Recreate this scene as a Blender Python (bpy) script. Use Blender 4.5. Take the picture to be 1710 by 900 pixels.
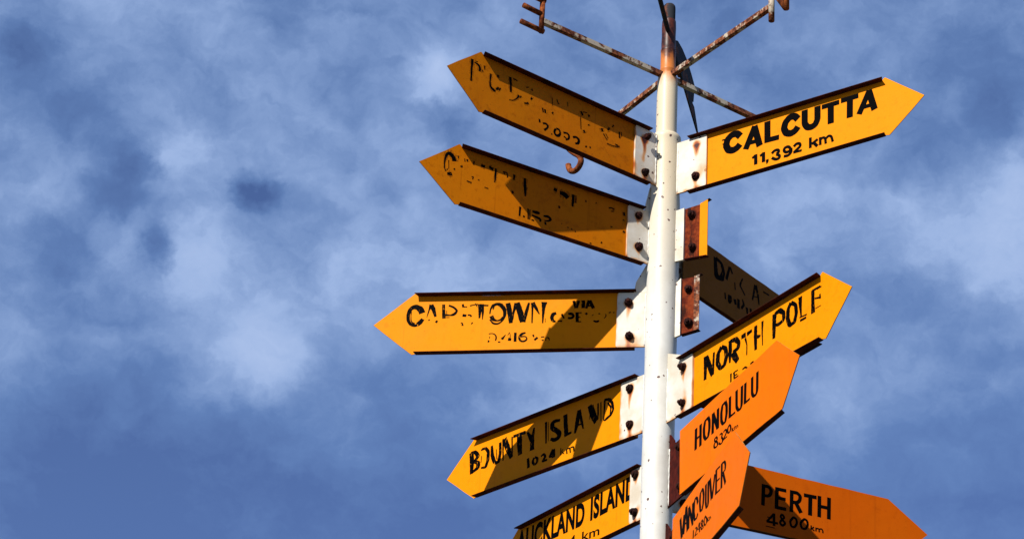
import bpy, bmesh, math, random
from mathutils import Vector, Matrix, noise

for o in list(bpy.data.objects):
    bpy.data.objects.remove(o)
SC = bpy.context.scene
COL = SC.collection
random.seed(7)

# ------------------------------------------------------------------ camera
EYE = 1.6
DIST, PITCH, ROLL, YAW = 8.6235, 0.503482, 0.057538, -0.065869
cam_data = bpy.data.cameras.new('camera')
cam = bpy.data.objects.new('camera', cam_data)
COL.objects.link(cam)
fw = Vector((math.sin(YAW) * math.cos(PITCH), math.cos(YAW) * math.cos(PITCH), math.sin(PITCH)))
rt = Vector((math.cos(YAW), -math.sin(YAW), 0))
up = rt.cross(fw)
r2 = math.cos(ROLL) * rt + math.sin(ROLL) * up
u2 = -math.sin(ROLL) * rt + math.cos(ROLL) * up
M = Matrix((r2, u2, -fw)).transposed().to_4x4()
M.translation = Vector((0, -DIST, EYE))
cam.matrix_world = M
cam_data.sensor_width = 36
cam_data.lens = 36 * 4357.95 / 1710
cam_data.clip_start = 0.05
cam_data.clip_end = 5000
SC.camera = cam

# ------------------------------------------------------------------ sun, sky, exposure
SUN_AZ, SUN_EL = math.radians(-145.3), math.radians(39.5)
SUN_STRENGTH = 5.0
sun_data = bpy.data.lights.new('sun', 'SUN')
sun_data.energy = SUN_STRENGTH
sun_data.angle = math.radians(0.5)
sun_data.color = (1.0, 0.95, 0.87)
sun = bpy.data.objects.new('sun', sun_data)
COL.objects.link(sun)
to_sun = Vector((math.sin(SUN_AZ) * math.cos(SUN_EL), math.cos(SUN_AZ) * math.cos(SUN_EL), math.sin(SUN_EL)))
sun.rotation_euler = to_sun.to_track_quat('Z', 'Y').to_euler()
sun.location = to_sun * 30
SC.view_settings.view_transform = 'Standard'
SC.view_settings.look = 'None'
SC.view_settings.exposure = 0.75
SC.view_settings.gamma = 1

# clouds that the photograph shows: direction (x, y, z), angular radius, density (+ cloud, - gap)
CLOUDS = [
 (0.1265,0.8606,0.4933,0.0298,0.45),
 (0.1304,0.8510,0.5087,0.0161,0.20),
 (0.0886,0.8612,0.5005,0.0252,0.20),
 (-0.1601,0.8798,0.4475,0.0275,0.50),
 (-0.1443,0.8834,0.4459,0.0184,0.20),
 (-0.1842,0.8411,0.5086,0.0161,0.45),
 (-0.2366,0.8361,0.4949,0.0207,0.25),
 (-0.0902,0.8346,0.5434,0.0138,0.50),
 (-0.1769,0.8576,0.4829,0.0207,0.35),
 (-0.2056,0.8537,0.4785,0.0103,0.25),
 (-0.1787,0.8645,0.4698,0.0138,0.25),
 (-0.1068,0.8700,0.4814,0.0321,0.30),
 (-0.2134,0.8090,0.5477,0.0321,0.12),
 (-0.1558,0.8236,0.5454,0.0229,0.12),
 (-0.1261,0.8440,0.5214,0.0367,0.12),
 (-0.1078,0.8474,0.5199,0.0138,0.15),
 (-0.1749,0.8883,0.4245,0.0138,0.18),
 (-0.1208,0.8979,0.4233,0.0184,0.22),
 (-0.0793,0.8741,0.4793,0.0275,0.20),
 (-0.0438,0.8962,0.4415,0.0252,0.25),
 (-0.0365,0.9029,0.4284,0.0161,0.15),
 (0.0415,0.8690,0.4931,0.0184,0.25),
 (0.0633,0.8944,0.4427,0.0229,0.20),
 (-0.0293,0.8691,0.4937,0.0161,0.20),
 (-0.0299,0.8576,0.5135,0.0184,0.20),
 (0.0501,0.8594,0.5088,0.0207,0.15),
 (-0.2434,0.8671,0.4346,0.0138,0.10),
 (-0.1955,0.8292,0.5236,0.0138,0.05),
 (-0.1550,0.8512,0.5014,0.0092,-1.05),
 (-0.1459,0.8537,0.5000,0.0092,-0.25),
 (-0.2008,0.8385,0.5066,0.0087,-0.55),
 (-0.1951,0.8423,0.5024,0.0069,-0.30),
 (-0.2174,0.8274,0.5179,0.0138,-0.42),
 (-0.2305,0.8214,0.5217,0.0115,-0.40),
 (-0.2414,0.8101,0.5342,0.0138,-0.55),
 (-0.2082,0.8436,0.4949,0.0115,-0.35),
 (-0.1956,0.8564,0.4778,0.0083,-0.60),
 (-0.1900,0.8590,0.4755,0.0057,-0.30),
 (-0.1448,0.8185,0.5559,0.0115,-0.30),
 (0.1229,0.8365,0.5340,0.0138,-0.50),
 (0.1289,0.8272,0.5469,0.0138,-0.35),
 (0.1109,0.8224,0.5580,0.0138,-0.20),
 (-0.0381,0.8267,0.5613,0.0138,-0.30),
 (0.0303,0.8274,0.5608,0.0161,-0.25),
 (-0.1174,0.8326,0.5414,0.0184,-0.15),
 (-0.1074,0.8574,0.5033,0.0103,-0.30),
 (-0.2273,0.8525,0.4707,0.0229,-0.35),
 (-0.2345,0.8730,0.4277,0.0207,-0.20),
 (-0.2497,0.8241,0.5084,0.0138,-0.20),
 (-0.2238,0.8958,0.3841,0.0528,-0.75),
 (-0.1734,0.9054,0.3876,0.0528,-0.60),
 (-0.1220,0.9109,0.3942,0.0505,-0.60),
 (-0.0719,0.9175,0.3913,0.0413,-0.60),
 (-0.0286,0.9180,0.3955,0.0275,-0.30),
 (-0.1814,0.8903,0.4177,0.0321,-0.25),
 (-0.2207,0.8854,0.4091,0.0252,-0.25),
 (-0.0918,0.8934,0.4398,0.0252,-0.30),
 (0.1073,0.8760,0.4703,0.0275,-0.15),
 (0.1242,0.9058,0.4051,0.0459,-0.55),
 (0.0800,0.9141,0.3975,0.0367,-0.40),
 (0.0455,0.9015,0.4304,0.0161,-0.10),
 (-0.0829,0.8455,0.5275,0.0115,-0.35),
 (-0.0518,0.8251,0.5627,0.0184,0.05),
 (0.0990,0.8463,0.5235,0.0138,-0.15),
]

class NT:
    """short hand for building node trees"""
    def __init__(self, tree):
        self.t = tree
        tree.nodes.clear()
    def n(self, kind, **kw):
        nd = self.t.nodes.new(kind)
        for k, v in kw.items():
            setattr(nd, k, v)
        return nd
    def put(self, sock, v):
        if isinstance(v, bpy.types.NodeSocket):
            self.t.links.new(v, sock)
        else:
            sock.default_value = v
    def math(self, op, a, b=None, c=None, clamp=False):
        nd = self.n('ShaderNodeMath', operation=op, use_clamp=clamp)
        for i, v in enumerate((a, b, c)):
            if v is not None:
                self.put(nd.inputs[i], v)
        return nd.outputs[0]
    def vmath(self, op, a, b=None, scale=None, out=0):
        nd = self.n('ShaderNodeVectorMath', operation=op)
        self.put(nd.inputs[0], a)
        if b is not None:
            self.put(nd.inputs[1], b)
        if scale is not None:
            self.put(nd.inputs['Scale'], scale)
        return nd.outputs[out]
    def noise(self, vec, scale, detail=4, rough=.55, dist=0.0, color=False):
        nd = self.n('ShaderNodeTexNoise')
        self.put(nd.inputs['Vector'], vec)
        nd.inputs['Scale'].default_value = scale
        nd.inputs['Detail'].default_value = detail
        nd.inputs['Roughness'].default_value = rough
        nd.inputs['Distortion'].default_value = dist
        return nd.outputs['Color' if color else 'Fac']
    def ramp(self, v, a, b, lo=0.0, hi=1.0, smooth=True):
        nd = self.n('ShaderNodeMapRange', interpolation_type='SMOOTHSTEP' if smooth else 'LINEAR')
        self.put(nd.inputs['Value'], v)
        for nm, q in (('From Min', a), ('From Max', b), ('To Min', lo), ('To Max', hi)):
            self.put(nd.inputs[nm], q)
        return nd.outputs[0]
    def mix(self, f, a, b):
        nd = self.n('ShaderNodeMix', data_type='RGBA')
        self.put(nd.inputs[0], f)
        self.put(nd.inputs[6], a)
        self.put(nd.inputs[7], b)
        return nd.outputs[2]

world = bpy.data.worlds.new('World')
SC.world = world
world.use_nodes = True
w = NT(world.node_tree)
sky = w.n('ShaderNodeTexSky', sky_type='NISHITA', sun_disc=False)
sky.sun_elevation = SUN_EL
sky.sun_rotation = SUN_AZ
sky.air_density = 1.0
sky.dust_density = 0.6
sky.ozone_density = 2.0
gen = w.n('ShaderNodeTexCoord').outputs['Generated']
warp = w.vmath('SUBTRACT', w.noise(gen, 22, 5, .6, color=True), (.5, .5, .5))
dirn = w.vmath('ADD', gen, w.vmath('SCALE', warp, scale=.020))
warp2 = w.vmath('SUBTRACT', w.noise(gen, 70, 6, .62, color=True), (.5, .5, .5))
dirn = w.vmath('ADD', dirn, w.vmath('SCALE', warp2, scale=.015))
dens = w.math('MULTIPLY_ADD', w.noise(gen, 12, 6, .55, .5), .34, .205)
fine = w.noise(w.vmath('MULTIPLY', dirn, (1, 1, 1.7)), 28, 6, .55, .3)
dens = w.math('MULTIPLY_ADD', w.math('SUBTRACT', fine, .5), .50, dens)
puff = w.noise(w.vmath('MULTIPLY', dirn, (1, 1, 1.35)), 66, 7, .60, .3)
dens = w.math('MULTIPLY_ADD', w.math('SUBTRACT', puff, .5), .27, dens)
for x, y, z, r, a in CLOUDS:
    d = w.vmath('DISTANCE', dirn, (x, y, z), out=1)
    dens = w.math('ADD', dens, w.ramp(d, 0.0, r * 1.45, a * (.62 if a > 0 else .46), 0.0))
deep = w.mix(1.0, sky.outputs[0], (1, 1, 1, 1))
deep.node.blend_type = 'MULTIPLY'
deep.node.inputs[7].default_value = (.40, .45, .64, 1)
veil = w.mix(w.ramp(dens, .25, 1.15, smooth=False), (1.06, 1.88, 3.70, 1), (3.3, 4.0, 5.6, 1))
cover = w.ramp(dens, .0, .62, smooth=False)
final = w.mix(cover, deep, veil)
bg = w.n('ShaderNodeBackground')
bg.inputs['Strength'].default_value = 0.1
w.put(bg.inputs['Color'], final)
w.put(w.n('ShaderNodeOutputWorld').inputs['Surface'], bg.outputs[0])

# ------------------------------------------------------------------ materials
def material(name):
    m = bpy.data.materials.new(name)
    m.use_nodes = True
    t = NT(m.node_tree)
    out = t.n('ShaderNodeOutputMaterial')
    b = t.n('ShaderNodeBsdfPrincipled')
    t.put(out.inputs['Surface'], b.outputs[0])
    t.b = b
    t.obj = t.n('ShaderNodeTexCoord').outputs['Object']
    return m, t

def bump(t, h, strength, dist=.002):
    bp = t.n('ShaderNodeBump')
    bp.inputs['Strength'].default_value = strength
    bp.inputs['Distance'].default_value = dist
    t.put(bp.inputs['Height'], h)
    t.put(t.b.inputs['Normal'], bp.outputs[0])

def rand_offset(t, amount=40.0):
    r = t.n('ShaderNodeObjectInfo').outputs['Random']
    c = t.n('ShaderNodeCombineXYZ')
    for i in range(3):
        t.put(c.inputs[i], t.math('MULTIPLY', r, amount * (i + 1)))
    return t.vmath('ADD', t.obj, c.outputs[0])

def sign_paint(name, base, faded, dark, grime=.28):
    m, t = material(name)
    p = rand_offset(t)
    big = t.noise(p, 5, 4, .6)
    streak = t.noise(t.vmath('MULTIPLY', p, (26, 26, 2.2)), 1.0, 5, .65)
    spots = t.noise(p, 95, 3, .6)
    c = t.mix(t.ramp(big, .35, .72, 0, .55), base, faded)
    c = t.mix(t.ramp(streak, .52, .80, 0, .38), c, faded)
    c = t.mix(t.ramp(streak, .44, .20, 0, .22), c, dark)
    fine = t.noise(p, 38, 6, .7)
    c = t.mix(t.ramp(fine, .50, .74, 0, grime), c, dark)
    runs = t.noise(t.vmath('MULTIPLY', p, (48, 48, 1.6)), 1.0, 3, .6)
    c = t.mix(t.ramp(runs, .62, .74, 0, grime * .8), c, dark)
    c = t.mix(t.ramp(spots, .68, .74, 0, .45 + grime * .5), c, dark)
    t.put(t.b.inputs['Base Color'], c)
    t.put(t.b.inputs['Roughness'], t.ramp(big, .3, .7, .42, .60))
    t.b.inputs['Specular IOR Level'].default_value = .035
    h = t.math('MULTIPLY_ADD', t.noise(p, 7, 2, .5), 3.0, t.math('MULTIPLY', streak, .05))
    bump(t, h, .22, .004)
    return m

YELLOW = sign_paint('yellow_sign_paint', (.60, .186, .0006, 1), (.60, .206, .0012, 1), (.34, .085, .0005, 1))
OCHRE = sign_paint('weathered_ochre_sign_paint', (.41, .112, .0006, 1), (.40, .126, .0012, 1), (.20, .045, .0005, 1), .62)
SHADED_PAINT = sign_paint('shade_darkened_sign_paint', (.20, .066, .003, 1), (.18, .066, .005, 1), (.08, .026, .002, 1))  # sign paint with the shade on the DAKAR face put into its colour
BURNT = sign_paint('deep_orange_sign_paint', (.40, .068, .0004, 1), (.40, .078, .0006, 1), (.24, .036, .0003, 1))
ORANGE = sign_paint('orange_sign_paint', (.60, .112, .0004, 1), (.60, .128, .0006, 1), (.36, .055, .0004, 1))

def lettering_paint(name, paint, wear, ink=(.0016, .0014, .0016, 1)):
    m, t = material(name)
    p = rand_offset(t)
    nz = t.noise(t.vmath('MULTIPLY', p, (150, 150, 55)), 1.0, 4, .6)
    t.put(t.b.inputs['Base Color'], t.mix(t.ramp(nz, wear - .04, wear + (.16 if wear < .75 else .06)), ink, paint))
    t.b.inputs['Roughness'].default_value = .5
    t.b.inputs['Specular IOR Level'].default_value = .008
    return m
INK_YELLOW = lettering_paint('chipped_black_lettering', (.62, .21, .0015, 1), .64)
INK_FADED = lettering_paint('worn_black_lettering', (.50, .155, .0015, 1), .70)
GHOST = lettering_paint('ghost_of_worn_lettering', (.44, .128, .0008, 1), .47, (.20, .055, .004, 1))
INK_CRISP = lettering_paint('black_lettering', (.62, .21, .0015, 1), .80)
INK_ORANGE = lettering_paint('black_lettering_on_orange', (.64, .13, .0008, 1), .80)

def white_paint(name, pole):
    m, t = material(name)
    p = t.obj if pole else rand_offset(t)
    big = t.noise(p, 9, 5, .6)
    c = t.mix(t.ramp(big, .3, .75), (.56, .55, .51, 1), (.47, .455, .41, 1)) if pole else t.mix(t.ramp(big, .3, .70), (.56, .53, .47, 1), (.44, .38, .29, 1))
    sep = t.n('ShaderNodeSeparateXYZ')
    t.put(sep.inputs[0], p)
    z = sep.outputs[2]
    if pole:
        c = t.mix(t.math('MULTIPLY', t.ramp(z, 6.0, 6.95), .9), c, (.52, .43, .29, 1))
        stain = t.noise(t.vmath('MULTIPLY', p, (18, 18, 3)), 1.0, 5, .65)
        c = t.mix(t.math('MULTIPLY', t.ramp(stain, .58, .80), .30), c, (.44, .34, .22, 1))
        zz = t.math('ADD', z, t.math('MULTIPLY', t.math('SUBTRACT', t.noise(t.vmath('MULTIPLY', p, (22, 22, 8)), 1., 5, .65), .5), .16))
        c = t.mix(t.ramp(zz, 7.17, 7.27, 0, 1), c, (.42, .13, .025, 1))
        rusty = t.mix(t.ramp(t.noise(p, 55, 5, .7), .4, .62), (.022, .007, .006, 1), (.075, .018, .009, 1))
        c = t.mix(t.ramp(zz, 7.305, 7.36), c, rusty)
    # chips down to the rust: a few round specks of uneven size
    vor = t.n('ShaderNodeTexVoronoi', feature='F1')
    vor.inputs['Scale'].default_value = 40
    t.put(vor.inputs['Vector'], t.vmath('ADD', p, t.vmath('SCALE', t.noise(p, 60, 2, .5, color=True), scale=.012)))
    pick = t.n('ShaderNodeSeparateColor')
    t.put(pick.inputs[0], vor.outputs['Color'])
    size = t.ramp(pick.outputs[0], .55, 1.0, 0.0, .24, smooth=False)
    spot = t.math('LESS_THAN', vor.outputs['Distance'], size)
    c = t.mix(spot, c, (.10, .055, .045, 1))
    v2 = t.n('ShaderNodeTexVoronoi', feature='F1')
    v2.inputs['Scale'].default_value = 95
    t.put(v2.inputs['Vector'], p)
    pk2 = t.n('ShaderNodeSeparateColor')
    t.put(pk2.inputs[0], v2.outputs['Color'])
    clump = t.ramp(t.noise(p, 12, 3, .6), .48, .66)
    sp2 = t.math('LESS_THAN', v2.outputs['Distance'], t.math('MULTIPLY', clump, t.ramp(pk2.outputs[1], .5, 1., 0., .26, smooth=False)))
    c = t.mix(t.math('MULTIPLY', sp2, .75), c, (.18, .11, .08, 1))
    rough = .42
    if not pole:
        at = t.n('ShaderNodeAttribute', attribute_name='rust')
        k = t.math('ADD', at.outputs['Fac'], t.math('MULTIPLY', t.math('SUBTRACT', t.noise(t.vmath('MULTIPLY', p, (60, 60, 25)), 1., 4, .65), .5), .30))
        c = t.mix(t.ramp(k, .14, .50, 0, .9), c, (.48, .22, .065, 1))
        c = t.mix(t.ramp(k, .42, .78), c, (.24, .05, .012, 1))
        c = t.mix(t.ramp(k, .80, 1.15), c, (.05, .016, .012, 1))
    t.put(t.b.inputs['Base Color'], c)
    t.b.inputs['Roughness'].default_value = rough
    t.b.inputs['Specular IOR Level'].default_value = .2
    h = t.math('MULTIPLY_ADD', spot, -.8, t.math('MULTIPLY', t.noise(p, 120, 4, .6), .35))
    bump(t, h, .35, .0015)
    return m
POLE_PAINT = white_paint('weathered_white_pole_paint', True)
BRACKET_PAINT = white_paint('rust_stained_white_paint', False)

def rust(name, a, b, c3):
    m, t = material(name)
    p = rand_offset(t)
    n1 = t.noise(p, 40, 6, .7)
    n2 = t.noise(t.vmath('MULTIPLY', p, (30, 30, 9)), 1., 4, .6)
    c = t.mix(t.ramp(n1, .36, .64), a, b)
    c = t.mix(t.ramp(n2, .48, .66, 0, .85), c, c3)
    t.put(t.b.inputs['Base Color'], c)
    t.b.inputs['Roughness'].default_value = .85
    t.b.inputs['Specular IOR Level'].default_value = .05
    bump(t, n1, .6, .003)
    return m
DARK_RUST = rust('dark_rust', (.014, .005, .005, 1), (.035, .010, .007, 1), (.008, .005, .005, 1))
RED_RUST = rust('red_brown_rust', (.075, .010, .004, 1), (.17, .030, .008, 1), (.012, .005, .004, 1))
LIP_PAINT = rust('dark_brown_lip', (.030, .006, .003, 1), (.055, .012, .005, 1), (.012, .005, .004, 1))  # near-black brown over the whole lip, much darker than the boards
OXBLOOD = rust('dark_red_rust', (.030, .004, .003, 1), (.060, .008, .005, 1), (.010, .004, .004, 1))
EDGE = rust('bare_cut_edge', (.16, .075, .020, 1), (.30, .15, .045, 1), (.05, .020, .010, 1))
HOOK_RUST = rust('orange_rust', (.060, .013, .005, 1), (.24, .068, .018, 1), (.020, .007, .006, 1))

def peeling(name, pale, lo, hi):
    m, t = material(name)
    p = rand_offset(t)
    n1 = t.noise(p, 15, 5, .6)
    n2 = t.noise(p, 70, 5, .7)
    r_ = t.mix(t.ramp(n2, .38, .62), (.045, .016, .012, 1), (.22, .075, .032, 1))
    k = t.math('MULTIPLY_ADD', t.math('SUBTRACT', n2, .5), .3, n1)
    t.put(t.b.inputs['Base Color'], t.mix(t.ramp(k, lo, hi), r_, pale))
    t.b.inputs['Roughness'].default_value = .8
    t.b.inputs['Specular IOR Level'].default_value = .06
    bump(t, k, .5, .002)
    return m
PEELING = peeling('peeling_white_paint_on_rust', (.36, .31, .245, 1), .49, .57)
VANE_METAL = peeling('dark_weathered_metal', (.022, .024, .029, 1), .36, .50)

def ground_mat():
    m, t = material('grass_and_gravel')
    p = t.obj
    g = t.mix(t.ramp(t.noise(p, 9, 6, .7), .35, .65), (.030, .040, .014, 1), (.060, .060, .026, 1))
    gr = t.mix(t.ramp(t.noise(p, 60, 4, .7), .35, .65), (.10, .095, .085, 1), (.16, .15, .13, 1))
    near = t.ramp(t.vmath('LENGTH', p, out=1), 3.0, 5.0)
    t.put(t.b.inputs['Base Color'], t.mix(near, gr, g))
    t.b.inputs['Roughness'].default_value = .95
    bump(t, t.noise(p, 40, 5, .7), .6, .02)
    return m
GROUND = ground_mat()

# measured layout: every sign in its own plane (distance from the pole axis, height), metres
SIGNS = {
 'pud': {'th':-129.02,'zc':6.84,'h':0.258,'r':(0.1557,0.8872,1.0375),'pts':{'TIP':(1.0411,-0.002),'TS':(0.8976,0.1215),'BS':(0.8878,-0.1368),'TI':(0.1627,0.1218),'BI':(0.1595,-0.132)},'off':0.007,'fl':0.0912,'bolts':[(0.119,0.0612),(0.1139,-0.0898)]},
 'cen': {'th':-121.93,'zc':6.4913,'h':0.254,'r':(0.1648,0.8934,1.0496),'pts':{'TIP':(1.0411,0.0122),'TS':(0.8841,0.1402),'BS':(0.8846,-0.1162),'TI':(0.1551,0.1387),'BI':(0.153,-0.1147)},'off':-0.018,'fl':0.0838,'bolts':[(0.1091,0.0882),(0.1048,-0.0462)]},
 'cap': {'th':-84.27,'zc':6.1652,'h':0.258,'r':(0.1666,0.9405,1.0944),'pts':{'TIP':(1.0945,-0.0014),'TS':(0.9423,0.1315),'BS':(0.9388,-0.1299),'TI':(0.1675,0.128),'BI':(0.1658,-0.1281)},'off':0,'fl':0.0969,'bolts':[(0.1246,0.0688),(0.1182,-0.0732)]},
 'bou': {'th':-46.68,'zc':5.8402,'h':0.258,'r':(0.1851,0.9838,1.1427),'pts':{'TIP':(1.1247,-0.0131),'TS':(0.976,0.1221),'BS':(0.9601,-0.1391),'TI':(0.1761,0.1215),'BI':(0.1652,-0.1415)},'off':0.015,'fl':0.0905,'bolts':[(0.128,0.0681),(0.1222,-0.0814)]},
 'auc': {'th':-37.39,'zc':5.4884,'h':0.233,'r':(0.1469,0.8715,1.0101),'pts':{'TS':(0.8715,0.1167),'TI':(0.1526,0.119),'BI':(0.1416,-0.1187)},'off':0,'fl':0.0915,'bolts':[(0.1185,0.0803),(0.1153,-0.0707)]},
 'cal': {'th':122.13,'zc':6.8042,'h':0.251,'r':(0.1902,0.9515,1.1006),'pts':{'TIP':(1.1007,0.0001),'TS':(0.9457,0.1262),'BS':(0.9572,-0.1261),'TI':(0.1888,0.1271),'BI':(0.1919,-0.1272)},'off':0,'fl':0.1103,'bolts':[(0.1432,0.0809),(0.1433,-0.0639)]},
 'nor': {'th':144.77,'zc':5.8275,'h':0.252,'r':(0.215,0.9522,1.1032),'pts':{'TIP':(1.1003,0.0054),'TS':(0.9475,0.1279),'BS':(0.9605,-0.134),'TI':(0.2133,0.1248),'BI':(0.2166,-0.124)},'off':0,'fl':0.1326,'bolts':[(0.16,0.0715),(0.1609,-0.0741)]},
 'hon': {'th':156.32,'zc':5.499,'h':0.249,'r':(0.1929,0.9762,1.1258),'pts':{'TIP':(1.1235,0.0026),'TS':(0.9561,0.134),'BS':(0.9984,-0.1359),'TI':(0.1892,0.1253),'BI':(0.1972,-0.1254)},'off':0},
 'van': {'th':164.48,'zc':5.1408,'h':0.259,'r':(0.2094,0.957,1.0869),'pts':{'TIP':(1.0891,-0.0015),'TS':(0.9276,0.1438),'BS':(0.9822,-0.1402),'TI':(0.2129,0.1277)},'off':0},
 'per': {'th':65.97,'zc':5.5083,'h':0.253,'r':(0.13,0.9463,1.0937),'pts':{'TS':(0.9294,0.1114)},'off':0.03},
 'dak': {'th':37.01,'zc':6.4958,'h':0.245,'r':(0.13,0.86,1.0),'pts':{},'off':0},
 'st1': {'th':122.0,'zc':6.5081,'pts':[(0.0689,0.1057),(0.0953,0.1087),(0.1611,0.1108),(0.1951,0.1195),(0.0739,-0.1174),(0.1002,-0.1193),(0.1654,-0.1267),(0.1913,-0.1261),(0.1251,0.0713),(0.1305,-0.0708)]},
 'st2': {'th':112.0,'zc':6.1985,'pts':[(0.0579,0.0964),(0.0789,0.126),(0.1291,0.1272),(0.1506,0.1311),(0.0627,-0.127),(0.0838,-0.118),(0.1334,-0.1138),(0.1521,-0.1044),(0.1062,0.0751),(0.1089,-0.067)]},
}
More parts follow.
